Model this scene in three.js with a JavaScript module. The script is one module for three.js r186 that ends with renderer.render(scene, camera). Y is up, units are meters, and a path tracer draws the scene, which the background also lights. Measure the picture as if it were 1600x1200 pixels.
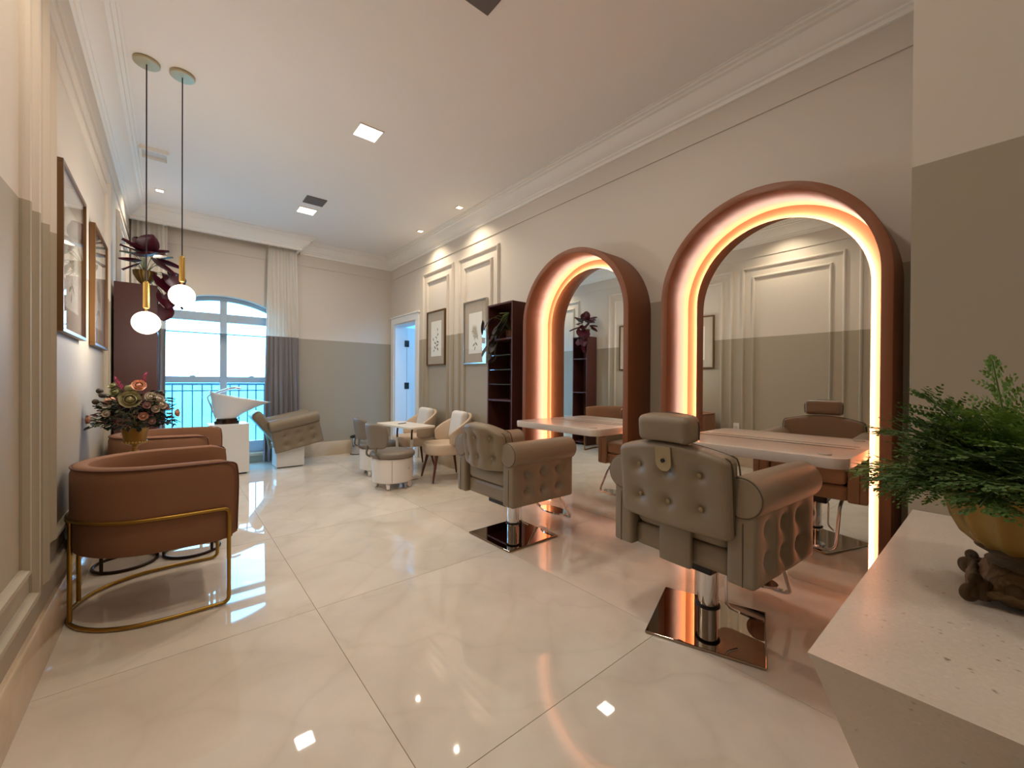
import * as THREE from 'three';
import { RoundedBoxGeometry } from 'three/addons/geometries/RoundedBoxGeometry.js';
import { mergeGeometries, mergeVertices, toCreasedNormals } from 'three/addons/utils/BufferGeometryUtils.js';
import { ImprovedNoise } from 'three/addons/math/ImprovedNoise.js';
import { RectAreaLightUniformsLib } from 'three/addons/lights/RectAreaLightUniformsLib.js';

// ------------------------------------------------------------------ camera, sky, exposure
const scene = new THREE.Scene();
const camera = new THREE.PerspectiveCamera(2 * Math.atan(600 / 638.776) * 180 / Math.PI, 1600 / 1200, 0.05, 3000);
camera.rotation.order = 'YXZ';
camera.rotation.set(-0.00527, -0.69264, 0.00619);
camera.position.set(0, 1.158, 0);
scene.add(camera);

scene.background = new THREE.Color().setRGB(2.3, 6.8, 12.5);
const renderer = new THREE.WebGLRenderer({ antialias: true });
renderer.toneMapping = THREE.LinearToneMapping;
renderer.toneMappingExposure = 1.36;
renderer.shadowMap.enabled = true;
RectAreaLightUniformsLib.init();

const WARM = [1.0, 0.92, 0.83], SPOTC = [1.0, 0.84, 0.64], LEDC = [1.0, 0.88, 0.77];
const PANEL_L = 90, SPOT_I = 2.4, LED_L = 160, PENDANT_I = 0.6;

// ------------------------------------------------------------------ helpers
let seed = 7;
const rnd = () => { seed = (seed * 1664525 + 1013904223) >>> 0; return seed / 4294967296; };
const rr = (a, b) => a + (b - a) * rnd();
const V = (x, y, z) => new THREE.Vector3(x, y, z);
const noise = new ImprovedNoise();
const fbm = (x, y, z, o = 4) => { let s = 0, a = 0.5, f = 1; for (let i = 0; i < o; i++) { s += a * noise.noise(x * f, y * f, z); a *= 0.5; f *= 2.03; } return s; };

function M(color, roughness = 0.6, more = {}) {
  return new THREE.MeshPhysicalMaterial({ color: new THREE.Color(color), roughness, ...more });
}
function dataTex(n, fn, srgb = true) {
  const d = new Uint8Array(n * n * 4);
  for (let y = 0; y < n; y++) for (let x = 0; x < n; x++) {
    const c = fn(x / n, y / n); const k = (y * n + x) * 4;
    d[k] = Math.max(0, Math.min(255, c[0])); d[k + 1] = Math.max(0, Math.min(255, c[1])); d[k + 2] = Math.max(0, Math.min(255, c[2])); d[k + 3] = 255;
  }
  const t = new THREE.DataTexture(d, n, n);
  t.wrapS = t.wrapT = THREE.RepeatWrapping; t.magFilter = THREE.LinearFilter; t.minFilter = THREE.LinearFilter;
  if (srgb) t.colorSpace = THREE.SRGBColorSpace; t.needsUpdate = true; return t;
}
// seamless noise: blend over wrapped copies
function tileN(u, v, f, z, o = 4) {
  const a = fbm(u * f, v * f, z, o), b = fbm((u - 1) * f, v * f, z, o), c = fbm(u * f, (v - 1) * f, z, o), d = fbm((u - 1) * f, (v - 1) * f, z, o);
  return (a * (1 - u) + b * u) * (1 - v) + (c * (1 - u) + d * u) * v;
}
const used = {};
function numbered(name) { const k = used[name] = (used[name] ?? -1) + 1; return k ? name + '_' + String(k).padStart(3, '0') : name; }
function thing(name, label, category, pos = [0, 0, 0], turn = 0, group) {
  const g = new THREE.Group(); g.name = numbered(name); g.position.set(...pos); g.rotation.y = turn;
  g.userData = { label, category }; if (group) g.userData.group = group; scene.add(g); return g;
}
function struct(name, label, category = 'wall') {
  const g = new THREE.Group(); g.name = name; g.userData = { label, category, kind: 'structure' }; scene.add(g); return g;
}
function part(parent, name, geo, mat, pos, label) {
  const m = new THREE.Mesh(geo, mat); m.name = name; m.castShadow = m.receiveShadow = true;
  if (pos) m.position.set(...pos); if (label) m.userData.label = label; parent.add(m); return m;
}
function uvBox(g) {
  if (!g.attributes.normal) g.computeVertexNormals();
  const p = g.attributes.position, n = g.attributes.normal, uv = new Float32Array(p.count * 2);
  for (let i = 0; i < p.count; i++) {
    const ax = Math.abs(n.getX(i)), ay = Math.abs(n.getY(i)), az = Math.abs(n.getZ(i));
    if (ax >= ay && ax >= az) { uv[2 * i] = p.getZ(i); uv[2 * i + 1] = p.getY(i); }
    else if (ay >= az) { uv[2 * i] = p.getX(i); uv[2 * i + 1] = p.getZ(i); }
    else { uv[2 * i] = p.getX(i); uv[2 * i + 1] = p.getY(i); }
  }
  g.setAttribute('uv', new THREE.BufferAttribute(uv, 2)); return g;
}
// box between two corners
function bx(x0, x1, y0, y1, z0, z1, r = 0) {
  const w = Math.abs(x1 - x0), h = Math.abs(y1 - y0), d = Math.abs(z1 - z0);
  const g = r > 0 ? new RoundedBoxGeometry(w, h, d, 2, Math.min(r, w / 2.01, h / 2.01, d / 2.01)) : new THREE.BoxGeometry(w, h, d);
  g.translate((x0 + x1) / 2, (y0 + y1) / 2, (z0 + z1) / 2); return uvBox(g);
}
const flat = g => { const h = g.index ? g.toNonIndexed() : g; for (const k of Object.keys(h.attributes)) if (!['position', 'normal', 'uv'].includes(k)) h.deleteAttribute(k); return h; };
function merge(list) { return mergeGeometries(list.map(g => { if (!g.attributes.normal) g.computeVertexNormals(); if (!g.attributes.uv) uvBox(g); return flat(g); })); }
function cyl(r0, r1, h, seg = 32, x = 0, y = 0, z = 0) { const g = new THREE.CylinderGeometry(r1, r0, h, seg); g.translate(x, y + h / 2, z); return g; }
function lathe(pts, seg = 40) { return new THREE.LatheGeometry(pts.map(p => new THREE.Vector2(p[0], p[1])), seg); }
// rings of equal length -> surface
function loft(rings, { ringClosed = true, cap = true, crease = 0 } = {}) {
  const n = rings[0].length, pos = [], idx = [];
  for (const r of rings) for (const p of r) pos.push(p.x, p.y, p.z);
  const m = ringClosed ? n : n - 1;
  for (let i = 0; i < rings.length - 1; i++) for (let j = 0; j < m; j++) {
    const a = i * n + j, b = i * n + (j + 1) % n, c = a + n, d = b + n; idx.push(a, b, d, a, d, c);
  }
  if (cap && ringClosed) for (const [i, flip] of [[0, true], [rings.length - 1, false]]) {
    const c = V(0, 0, 0); rings[i].forEach(p => c.add(p)); c.multiplyScalar(1 / n); pos.push(c.x, c.y, c.z); const k = pos.length / 3 - 1;
    for (let j = 0; j < n; j++) { const a = i * n + j, b = i * n + (j + 1) % n; flip ? idx.push(k, b, a) : idx.push(k, a, b); }
  }
  let g = new THREE.BufferGeometry(); g.setAttribute('position', new THREE.Float32BufferAttribute(pos, 3)); g.setIndex(idx);
  if (crease) g = toCreasedNormals(g, crease); else g.computeVertexNormals();
  return uvBox(g);
}
// straight moulding: profile (d, y) polygon swept between two points along dir, d = away from the wall
function profileBar(profile, a, b, nrm, mitreA = 0, mitreB = 0) {
  const dir = b.clone().sub(a).normalize();
  const ring = (o, m) => profile.map(([d, y]) => o.clone().addScaledVector(nrm, d).add(V(0, y, 0)).addScaledVector(dir, m * d));
  return loft([ring(a, -mitreA), ring(b, mitreB)], { crease: 0.5 });
}
// planar path sweep with mitres. path [(s,y)], profile [(a,b)] a across the bar, b out of the wall. returns coords (s,y,b)
function mitreSweep(path, profile, closed = false) {
  const n = path.length, rings = [];
  for (let i = 0; i < n; i++) {
    const p = path[i], pv = path[(i - 1 + n) % n], nx = path[(i + 1) % n];
    let d0 = [p[0] - pv[0], p[1] - pv[1]], d1 = [nx[0] - p[0], nx[1] - p[1]];
    if (!closed && i === 0) d0 = d1; if (!closed && i === n - 1) d1 = d0;
    const l0 = Math.hypot(...d0), l1 = Math.hypot(...d1); d0 = d0.map(v => v / l0); d1 = d1.map(v => v / l1);
    const n0 = [-d0[1], d0[0]], n1 = [-d1[1], d1[0]]; let mx = n0[0] + n1[0], my = n0[1] + n1[1]; const k = 2 / (mx * mx + my * my) ; mx *= k; my *= k;
    rings.push(profile.map(([a, b]) => V(p[0] + mx * a, p[1] + my * a, b)));
  }
  if (closed) rings.push(rings[0].map(v => v.clone()));
  return loft(rings, { cap: !closed, crease: 0.5 });
}
// puffy upholstery: a subdivided rounded block, then deform(v)
function cushion(w, h, d, r, cell = 0.02, deform) {
  const nx = Math.max(4, Math.round(w / cell)), ny = Math.max(4, Math.round(h / cell)), nz = Math.max(3, Math.round(d / cell));
  let g = new THREE.BoxGeometry(w, h, d, nx, ny, nz); g.deleteAttribute('normal'); g.deleteAttribute('uv'); g = mergeVertices(g, 1e-5);
  const p = g.attributes.position, v = V(0, 0, 0), q = V(0, 0, 0), hi = V(w / 2 - r, h / 2 - r, d / 2 - r), lo = hi.clone().negate();
  for (let i = 0; i < p.count; i++) {
    v.fromBufferAttribute(p, i); q.copy(v).clamp(lo, hi); const e = v.clone().sub(q);
    if (e.lengthSq() > 1e-12) { v.copy(q).addScaledVector(e.normalize(), r); }
    if (deform) deform(v); p.setXYZ(i, v.x, v.y, v.z);
  }
  g.computeVertexNormals(); return uvBox(g);
}
// tube along a polyline with rounded corners
function bend(pts, R = 0.04, closed = false) {
  const P = pts.map(p => V(...p)), c = new THREE.CurvePath(); const n = P.length;
  const cut = i => { const p = P[i], a = P[(i - 1 + n) % n], b = P[(i + 1) % n]; const k = Math.min(R, p.distanceTo(a) * 0.49, p.distanceTo(b) * 0.49); return [p.clone().lerp(a, k / p.distanceTo(a)), p.clone().lerp(b, k / p.distanceTo(b))]; };
  let cur = closed ? cut(0)[1] : P[0];
  for (let i = 1; i < (closed ? n + 1 : n); i++) {
    const j = i % n; if (!closed && i === n - 1) { c.add(new THREE.LineCurve3(cur, P[j])); break; }
    const [a, b] = cut(j); c.add(new THREE.LineCurve3(cur, a)); c.add(new THREE.QuadraticBezierCurve3(a, P[j], b)); cur = b;
  }
  return c;
}
function tube(curve, r, seg = 80, radial = 10, closed = false) { return new THREE.TubeGeometry(curve, seg, r, radial, closed); }
const spline = (pts, closed = false) => new THREE.CatmullRomCurve3(pts.map(p => V(...p)), closed, 'centripetal');
const capped = (g, curve, r) => merge([g, new THREE.SphereGeometry(r, 10, 8).translate(...curve.getPoint(0).toArray()), new THREE.SphereGeometry(r, 10, 8).translate(...curve.getPoint(1).toArray())]);

// ------------------------------------------------------------------ materials
const bumpFine = dataTex(256, (u, v) => { const k = 128 + 160 * tileN(u, v, 24, 1.3, 3); return [k, k, k]; }, false);
const bumpWeave = dataTex(256, (u, v) => { const k = 128 + 70 * Math.sin(u * 2 * Math.PI * 64) * Math.sin(v * 2 * Math.PI * 64) + 60 * tileN(u, v, 30, 4.1, 2); return [k, k, k]; }, false);
const bumpLeather = dataTex(512, (u, v) => { const k = 128 + 210 * Math.abs(tileN(u, v, 40, 2.2, 3)) - 40; return [k, k, k]; }, false);
const rep = (t, s) => { const c = t.clone(); c.repeat.set(s, s); c.needsUpdate = true; return c; };
const wallBump = rep(bumpFine, 1.5);
const marbleTex = dataTex(800, (u, v) => {
  const w = tileN(u, v, 3, 7.7, 4) * 0.55, w2 = tileN(u, v, 5, 2.9, 4);
  const s = Math.sin((u + v) * 2 * Math.PI * 2 + 9 * w + 2.5 * w2), s2 = Math.sin((u * 2 + v * 3) * 2 * Math.PI + 12 * w2);
  const vein = Math.pow(Math.max(0, 1 - Math.abs(s) * 3.5), 2) * (0.35 + 1.3 * Math.max(0, tileN(u, v, 6, 11, 3) + 0.15)), vein2 = Math.pow(Math.max(0, 1 - Math.abs(s2) * 8), 2) * 0.4;
  const st = tileN(u, v, 6, 9.4, 2) * 0.5, streak = Math.abs(Math.sin((u - v) * 2 * Math.PI * 3 + 8 * w + 5 * st)); const cloud = tileN(u, v, 4, 5.1, 5) * 30 + tileN(u, v, 14, 8.1, 3) * 12; const k = vein * 9 + vein2 * 5 + Math.pow(1 - streak, 3) * 15 * Math.max(0, tileN(u, v, 5, 13.1, 3) + 0.35);
  return [219 + cloud - k, 208 + cloud * 1.0 - k * 1.08, 192 + cloud * 1.02 - k * 1.2];
});
const quartzTex = dataTex(640, (u, v) => {
  const a = tileN(u, v, 90, 3.3, 2), b = tileN(u, v, 160, 6.1, 2), c = tileN(u, v, 10, 2, 3); let k = 10 * c + 14 * b; if (a > 0.26) k -= (a - 0.26) * 420; if (b > 0.36) k -= 22; if (a < -0.3) k += 12;
  return [205 + k, 192 + k, 178 + k];
});
const woodTex = dataTex(512, (u, v) => { const g = tileN(u * 1, v, 3, 1, 2) * 3, k = 14 * Math.sin((u * 18 + g * 3) * Math.PI * 2) + 30 * tileN(u, v * 0.3, 26, 8, 3); return [92 + k, 44 + k * 0.7, 30 + k * 0.5]; });

const mUpper = M('#d4cabd', 0.75, { bumpMap: wallBump, bumpScale: 0.0006 });
const mLower = M('#a69b88', 0.7, { bumpMap: wallBump, bumpScale: 0.0006 });
const mCeil = M('#f0ebe5', 0.85, { bumpMap: wallBump, bumpScale: 0.0004 });
const mTrim = M('#f0ebe3', 0.55);
const mFloor = M('#ffffff', 0.025, { map: rep(marbleTex, 1 / 2.4), ior: 1.52 });
const mSkirt = M('#f2e6d6', 0.12, { map: rep(marbleTex, 1 / 2.4), ior: 1.5 });
const mGrout = M('#8d8069', 0.8);
const mTerra = M('#854f2e', 0.5);
const mCabinet = M('#4c241d', 0.5);
const mVelvet = M('#7f563b', 0.85, { sheen: 0.5, sheenRoughness: 0.5, sheenColor: new THREE.Color('#c0967a'), bumpMap: rep(bumpWeave, 4), bumpScale: 0.0006 });
const mPiping = M('#5a3322', 0.7);
const mLeather = M('#83745f', 0.42, { bumpMap: rep(bumpLeather, 5), bumpScale: 0.0006 });
const mLeatherSeam = M('#4a3e2e', 0.6);
const mGreyLeather = M('#7d7264', 0.42, { bumpMap: rep(bumpLeather, 5), bumpScale: 0.0005 });
const mBeige = M('#cdb69d', 0.85, { bumpMap: rep(bumpWeave, 5), bumpScale: 0.0006 });
const mPillow = M('#d9d2c9', 0.9, { bumpMap: rep(bumpWeave, 5), bumpScale: 0.0006 });
const mGold = M('#a3803c', 0.32, { metalness: 1 });
const mBrass = M('#c9a45c', 0.28, { metalness: 1 });
const mChrome = M('#d8d8da', 0.06, { metalness: 1 });
const mDarkChrome = M('#a89888', 0.02, { metalness: 1 });
const mBronze = M('#3a2a20', 0.4, { metalness: 0.8 });
const mBlack = M('#0c0c0d', 0.45);
const mWhiteGloss = M('#e6e1da', 0.18);
const mCeramic = M('#f2efec', 0.08);
const mQuartz = M('#ffffff', 0.22, { map: rep(quartzTex, 1 / 0.9) });
const mDoor = M('#e9ebec', 0.4);
const mAlu = M('#a9b9c6', 0.4);
const mMirror = M('#e8ecea', 0.0, { metalness: 1 });
const mGlass = new THREE.MeshPhysicalMaterial({ color: 0xffffff, roughness: 0, transmission: 1, thickness: 0, ior: 1.45 });
const mPaper = M('#d6cfc2', 0.9);
const mWoodLeg = M('#ffffff', 0.35, { map: rep(woodTex, 3) });
const mFrameWood = M('#6a4a28', 0.35, { metalness: 0.35 });
const mFrameSilver = M('#c4bdb0', 0.22, { metalness: 1 });
const mCurtW = new THREE.MeshPhysicalMaterial({ color: new THREE.Color('#f3eee6'), roughness: 0.95, transmission: 0.4, thickness: 0 });
const mCurtG = new THREE.MeshPhysicalMaterial({ color: new THREE.Color('#8f8a8c'), roughness: 0.95, transmission: 0.1, thickness: 0 });
const mUrnGold = M('#94732f', 0.45, { metalness: 0.35, bumpMap: rep(bumpFine, 3), bumpScale: 0.001 });
const mUrnDark = M('#5d4526', 0.5, { metalness: 0.4, bumpMap: rep(bumpFine, 5), bumpScale: 0.003 });
const mLeafRed = M('#480e20', 0.4, { side: THREE.DoubleSide });
const mLeafGrey = M('#6d7a66', 0.6, { side: THREE.DoubleSide });
const mLeafDark = M('#1f3a1c', 0.5, { side: THREE.DoubleSide });
const mLeafBrown = M('#2c241b', 0.5, { side: THREE.DoubleSide });
const mFern = new THREE.MeshPhysicalMaterial({ color: new THREE.Color('#486a12'), roughness: 0.75, transmission: 0.3, thickness: 0, side: THREE.DoubleSide });
const mFern2 = new THREE.MeshPhysicalMaterial({ color: new THREE.Color('#6a8a2c'), roughness: 0.75, transmission: 0.3, thickness: 0, side: THREE.DoubleSide });
const mStem = M('#4f5a2c', 0.6);
const emit = (c, k) => new THREE.MeshStandardMaterial({ color: 0xffffff, emissive: new THREE.Color().setRGB(...c), emissiveIntensity: k, roughness: 0.5 });

// ------------------------------------------------------------------ room numbers
const XL = -0.41, XR = 2.88, ZF = -6.72, YC = 3.2, YP = 1.783, ZB = 2.2, XN = 1.64, ZN = -0.176, TH = 0.2;
const WX = 0.533, WHALF = 0.66, WBOT = 0.14, WTOP = 2.29, WR = 1.285;
const DZ0 = -6.58, DZ1 = -5.78, DTOP = 2.105;

// floor: every tile its own piece
{
  const f = struct('floor', 'glossy veined cream marble tiles across the whole floor', 'floor');
  part(f, 'grout', bx(XL - TH, XR + TH, -0.12, -0.0015, ZF - TH, ZB + TH), mGrout);
  const xs = [XL - 0.02, 0.561, 1.761, XR + 0.02], zs = [ZF - 0.05, -5.82, -4.62, -3.42, -2.22, -1.02, 0.18, 1.38, ZB];
  for (let i = 0; i < xs.length - 1; i++) for (let j = 0; j < zs.length - 1; j++) {
    const g = bx(xs[i] + 0.0013, xs[i + 1] - 0.0013, -0.012, 0, zs[j] + 0.0013, zs[j + 1] - 0.0013), uv = g.attributes.uv, ox = rr(0, 2.4), oy = rr(0, 2.4), fl = rnd() < 0.5 ? -1 : 1;
    for (let k = 0; k < uv.count; k++) uv.setXY(k, uv.getX(k) * fl + ox, uv.getY(k) + oy);
    part(f, 'tile', g, mFloor);
  }
}
// ceiling
{
  const c = struct('ceiling', 'smooth off-white plaster ceiling', 'ceiling');
  part(c, 'plaster', bx(XL - TH, XR + TH, YC, YC + 0.15, ZF - TH, ZB + TH), mCeil);
}
// walls in two paints
function archShape(half, y0, top, R) { // opening outline, segmental arch
  const s = new THREE.Path(), cy = top - R, a = Math.asin(half / R);
  s.moveTo(WX - half, y0); s.lineTo(WX - half, cy + R * Math.cos(a)); s.absarc(WX, cy, R, Math.PI / 2 + a, Math.PI / 2 - a, true); s.lineTo(WX + half, y0); s.lineTo(WX - half, y0); return s;
}
{
  const w = struct('wall_left', 'left wall with panel mouldings, cream above and greige below');
  part(w, 'upper_paint', bx(XL - TH, XL, YP, YC, ZF - TH, ZB + TH), mUpper);
  part(w, 'lower_paint', bx(XL - TH, XL, 0, YP, ZF - TH, ZB + TH), mLower);
  part(w, 'frieze', bx(XL, XL + 0.012, 2.87, 3.04, ZF, ZB), mUpper);
  const r = struct('wall_right', 'right wall behind the arches, cream above and greige below');
  part(r, 'upper_paint', merge([bx(XR, XR + TH, DTOP, YC, ZF - TH, DZ1), bx(XR, XR + TH, YP, DTOP, ZF - TH, DZ0), bx(XR, XR + TH, YP, YC, DZ1, ZN + 0.1), bx(XR, XR + TH, YP, DTOP, DZ1, DZ1 + 0.001)]), mUpper);
  part(r, 'lower_paint', merge([bx(XR, XR + TH, 0, YP, ZF - TH, DZ0), bx(XR, XR + TH, 0, YP, DZ1, ZN + 0.1)]), mLower);
  part(r, 'frieze', bx(XR - 0.012, XR, 2.87, 3.04, ZF, ZN), mUpper);
  const f = struct('wall_far', 'far wall round the arched window, cream above and greige below');
  const mk = (y0, y1, hole) => { const s = new THREE.Shape(); s.moveTo(XL - TH, y0); s.lineTo(XR + TH, y0); s.lineTo(XR + TH, y1); s.lineTo(XL - TH, y1); s.closePath(); s.holes.push(hole); const g = new THREE.ExtrudeGeometry(s, { depth: TH, bevelEnabled: false, curveSegments: 24 }); g.translate(0, 0, ZF - TH); return uvBox(g); };
  const up = archShape(WHALF, YP + 0.0001, WTOP, WR); part(f, 'upper_paint', mk(YP, YC, up), mUpper);
  const lo = new THREE.Path(); lo.moveTo(WX - WHALF, WBOT); lo.lineTo(WX - WHALF, YP - 0.0001); lo.lineTo(WX + WHALF, YP - 0.0001); lo.lineTo(WX + WHALF, WBOT); lo.lineTo(WX - WHALF, WBOT);
  part(f, 'lower_paint', mk(0, YP, lo), mLower);
  part(f, 'frieze', bx(XL, XR - 0.012, 2.87, 3.04, ZF, ZF + 0.012), mUpper);
  const n = struct('wall_near', 'plain projecting wall behind the stone counter, cream above and greige below');
  part(n, 'upper_paint', bx(XN, XR + TH, YP, YC, ZN, ZB + TH), mUpper);
  part(n, 'lower_paint', bx(XN, XR + TH, 0, YP, ZN, ZB + TH), mLower);
  const b = struct('wall_back', 'plain back wall, cream above and greige below');
  part(b, 'upper_paint', bx(XL - TH, XN, YP, YC, ZB, ZB + TH), mUpper);
  part(b, 'lower_paint', bx(XL - TH, XN, 0, YP, ZB, ZB + TH), mLower);
}
// wall panel mouldings (children of the walls)
{
  const prof = [[-0.017, 0], [-0.017, 0.008], [-0.011, 0.014], [-0.007, 0.024], [0.005, 0.026], [0.010, 0.017], [0.017, 0.009], [0.017, 0]];
  const L = scene.getObjectByName('wall_left'), R = scene.getObjectByName('wall_right');
  function frame(wall, side, z0, z1, y0, y1) { // side -1 left wall, +1 right wall
    for (const [pts, mat] of [[[[z0, YP], [z0, y1], [z1, y1], [z1, YP]], mUpper], [[[z1, YP], [z1, y0], [z0, y0], [z0, YP]], mLower]]) {
      const g = mitreSweep(pts, prof.map(p => [p[0], p[1]])); const p = g.attributes.position, n = g.attributes.normal;
      for (let i = 0; i < p.count; i++) {
        const s = p.getX(i), y = p.getY(i), b = p.getZ(i); p.setXYZ(i, side < 0 ? XL + b : XR - b, y, s);
        const nx = n.getX(i), ny = n.getY(i), nz = n.getZ(i); n.setXYZ(i, side < 0 ? nz : -nz, ny, nx);
      }
      if (side < 0) { const h = g.index ? g.index.array : null; const a = g.attributes; if (!h) for (let i = 0; i < p.count; i += 3) for (const k of ['position', 'normal', 'uv']) { const A = a[k], it = A.itemSize; for (let c = 0; c < it; c++) { const t = A.array[(i + 1) * it + c]; A.array[(i + 1) * it + c] = A.array[(i + 2) * it + c]; A.array[(i + 2) * it + c] = t; } } }
      part(wall, 'panel_moulding', g, mat);
    }
  }
  const panel = (w, s, z0, z1) => { frame(w, s, z0, z1, 0.345, 2.73); frame(w, s, z0 + 0.13, z1 - 0.13, 0.475, 2.6); };
  panel(R, 1, -5.53, -4.71); panel(R, 1, -4.55, -3.72);
  panel(L, -1, -2.325, -1.215); panel(L, -1, -4.59, -2.48); panel(L, -1, -6.4, -5.32); panel(L, -1, -1.06, 0.6);
}
// baseboards and cornices
{
  const bb = (n, label, a, b, nrm) => { const g = struct(n, label, 'baseboard'); part(g, 'skirting', profileBar([[0, 0], [0.018, 0], [0.018, 0.198], [0.013, 0.208], [0, 0.21]], a, b, nrm), mSkirt); };
  bb('baseboard_left', 'pale marble baseboard along the left wall', V(XL, 0.001, ZF + 0.02), V(XL, 0.001, ZB), V(1, 0, 0));
  bb('baseboard_far', 'pale marble baseboard under the far wall', V(1.25, 0.001, ZF), V(XR - 0.02, 0.001, ZF), V(0, 0, 1));
  bb('baseboard_right', 'pale marble baseboard along the right wall', V(XR, 0.001, -5.64), V(XR, 0.001, -2.98), V(-1, 0, 0));
  const cor = [[0, 0], [0.012, 0], [0.026, 0.004], [0.030, 0.026], [0.044, 0.032], [0.046, 0.044], [0.062, 0.052], [0.085, 0.070], [0.105, 0.092], [0.120, 0.118], [0.126, 0.128], [0.146, 0.132], [0.150, 0.146], [0.168, 0.150], [0.172, 0.160], [0.186, 0.162], [0.186, 0.17], [0, 0.17]];
  const tr = (n, label, geos) => { const g = struct(n, label, 'cornice'); part(g, 'moulding', merge(geos), mTrim); };
  tr('trim_1', 'stepped white plaster cornice above the right wall', [profileBar(cor, V(XR, 3.03, ZF), V(XR, 3.03, ZN), V(-1, 0, 0))]);
  tr('trim_2', 'stepped white plaster cornice above the left wall', [profileBar(cor, V(XL, 3.03, ZF + 0.2), V(XL, 3.03, ZB), V(1, 0, 0))]);
  tr('trim_3', 'stepped white plaster cornice on the far wall right of the window', [profileBar(cor, V(1.45, 3.03, ZF), V(XR, 3.03, ZF), V(0, 0, 1))]);
  const val = cor.slice(0, -1).concat([[0.150, 0.17], [-0.02, 0.02], [-0.02, 0]]);
  tr('trim_4', 'stepped white cornice box over the window hiding the curtain tops', [
    profileBar(val, V(XL + 0.02, 3.03, -6.5), V(1.40, 3.03, -6.5), V(0, 0, 1), 0, 1),
    profileBar(val, V(1.40, 3.03, ZF + 0.013), V(1.40, 3.03, -6.5), V(1, 0, 0), 0, 1)]);
}

// ------------------------------------------------------------------ window, railing, outside
{
  const w = struct('window_1', 'white arched window with two tall panes and two arched top lights', 'window');
  const z0 = -6.88, z1 = -6.82, zc = (z0 + z1) / 2, cy = WTOP - WR, yArc = x => cy + Math.sqrt(WR * WR - (x - WX) ** 2);
  // outer frame following the arch
  const fr = new THREE.Shape(); { const p = archShape(WHALF - 0.001, WBOT + 0.001, WTOP - 0.001, WR); fr.setFromPoints(p.getPoints(30)); }
  fr.holes.push(archShape(WHALF - 0.055, WBOT + 0.06, WTOP - 0.055, WR - 0.02));
  const fg = new THREE.ExtrudeGeometry(fr, { depth: z1 - z0, bevelEnabled: false, curveSegments: 30 }); fg.translate(0, 0, z0); part(w, 'frame', uvBox(fg), mAlu);
  part(w, 'mullion', bx(WX - 0.04, WX + 0.04, WBOT + 0.06, 2.235, z0 + 0.002, z1 + 0.012, 0.005), mAlu);
  part(w, 'transom', bx(WX - 0.61, WX + 0.61, 1.945, 2.06, z0 + 0.004, z1 + 0.006, 0.005), mAlu);
  for (const s of [-1, 1]) {
    const a = s < 0 ? WX - 0.605 : WX + 0.04, b = s < 0 ? WX - 0.04 : WX + 0.605;
    part(w, 'rail', bx(a, b, 1.122, 1.204, z0 + 0.006, z1 + 0.004, 0.004), mAlu);
    part(w, 'sash_bottom', bx(a, b, WBOT + 0.05, WBOT + 0.16, z0 + 0.006, z1 + 0.004, 0.004), mAlu);
    const h = part(w, 'latch', merge([bx(-0.03, 0.03, 0, 0.012, -0.006, 0.006, 0.003), new THREE.CylinderGeometry(0.005, 0.004, 0.08, 8).rotateZ(-1.1).translate(0.03, 0.028, 0)]), mAlu, [s < 0 ? 0.20 : 0.86, 1.204, z1 - 0.01]);
    part(w, 'pane', bx(a, b, 1.204, 1.945, zc - 0.003, zc + 0.003), mGlass);
    part(w, 'pane', bx(a, b, WBOT + 0.16, 1.122, zc - 0.003, zc + 0.003), mGlass);
    const t = new THREE.Shape(); t.moveTo(a, 2.06); t.lineTo(b, 2.06); for (let i = 0; i <= 12; i++) { const x = b + (a - b) * i / 12; t.lineTo(x, yArc(x) - 0.05); } t.closePath();
    const tg = new THREE.ExtrudeGeometry(t, { depth: 0.005, bevelEnabled: false }); tg.translate(0, 0, zc); part(w, 'pane', tg, mGlass);
  }
  part(w, 'sill', bx(WX - WHALF, WX + WHALF, 0.10, WBOT, -6.9, ZF + 0.03, 0.004), mSkirt);

  const mRail = M('#4f6a7c', 0.5);
  const rl = thing('balcony_railing', 'thin metal balcony railing with upright bars outside the window', 'railing', [0, 0, -7.08]);
  part(rl, 'top_rail', bx(-0.5, 1.6, 1.085, 1.115, -0.015, 0.015, 0.004), mRail);
  part(rl, 'middle_rail', bx(-0.5, 1.6, 1.0, 1.018, -0.01, 0.01, 0.003), mRail);
  part(rl, 'bottom_rail', bx(-0.5, 1.6, 0.08, 0.10, -0.01, 0.01, 0.003), mRail);
  const bar = bx(-0.008, 0.008, 0.10, 1.085, -0.008, 0.008); for (let x = -0.43; x < 1.6; x += 0.106) part(rl, 'bar', bar, mRail, [x, 0, 0]);
  for (const x of [-0.5, 1.6]) part(rl, 'post', bx(-0.02, 0.02, 0, 1.115, -0.02, 0.02, 0.004), mRail, [x, 0, 0]);
  const sl = struct('balcony_slab', 'narrow pale balcony ledge outside the window', 'balcony');
  part(sl, 'slab', bx(-0.9, 2.0, -0.15, 0.0, -7.25, ZF - TH), M('#cfd2cf', 0.7));
  const gd = struct('ground', 'hazy pale ground far below the balcony', 'ground');
  part(gd, 'terrain', bx(-1500, 1500, -9.2, -9, -2500, -7.6), M('#3f8f8c', 0.9));
}
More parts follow.
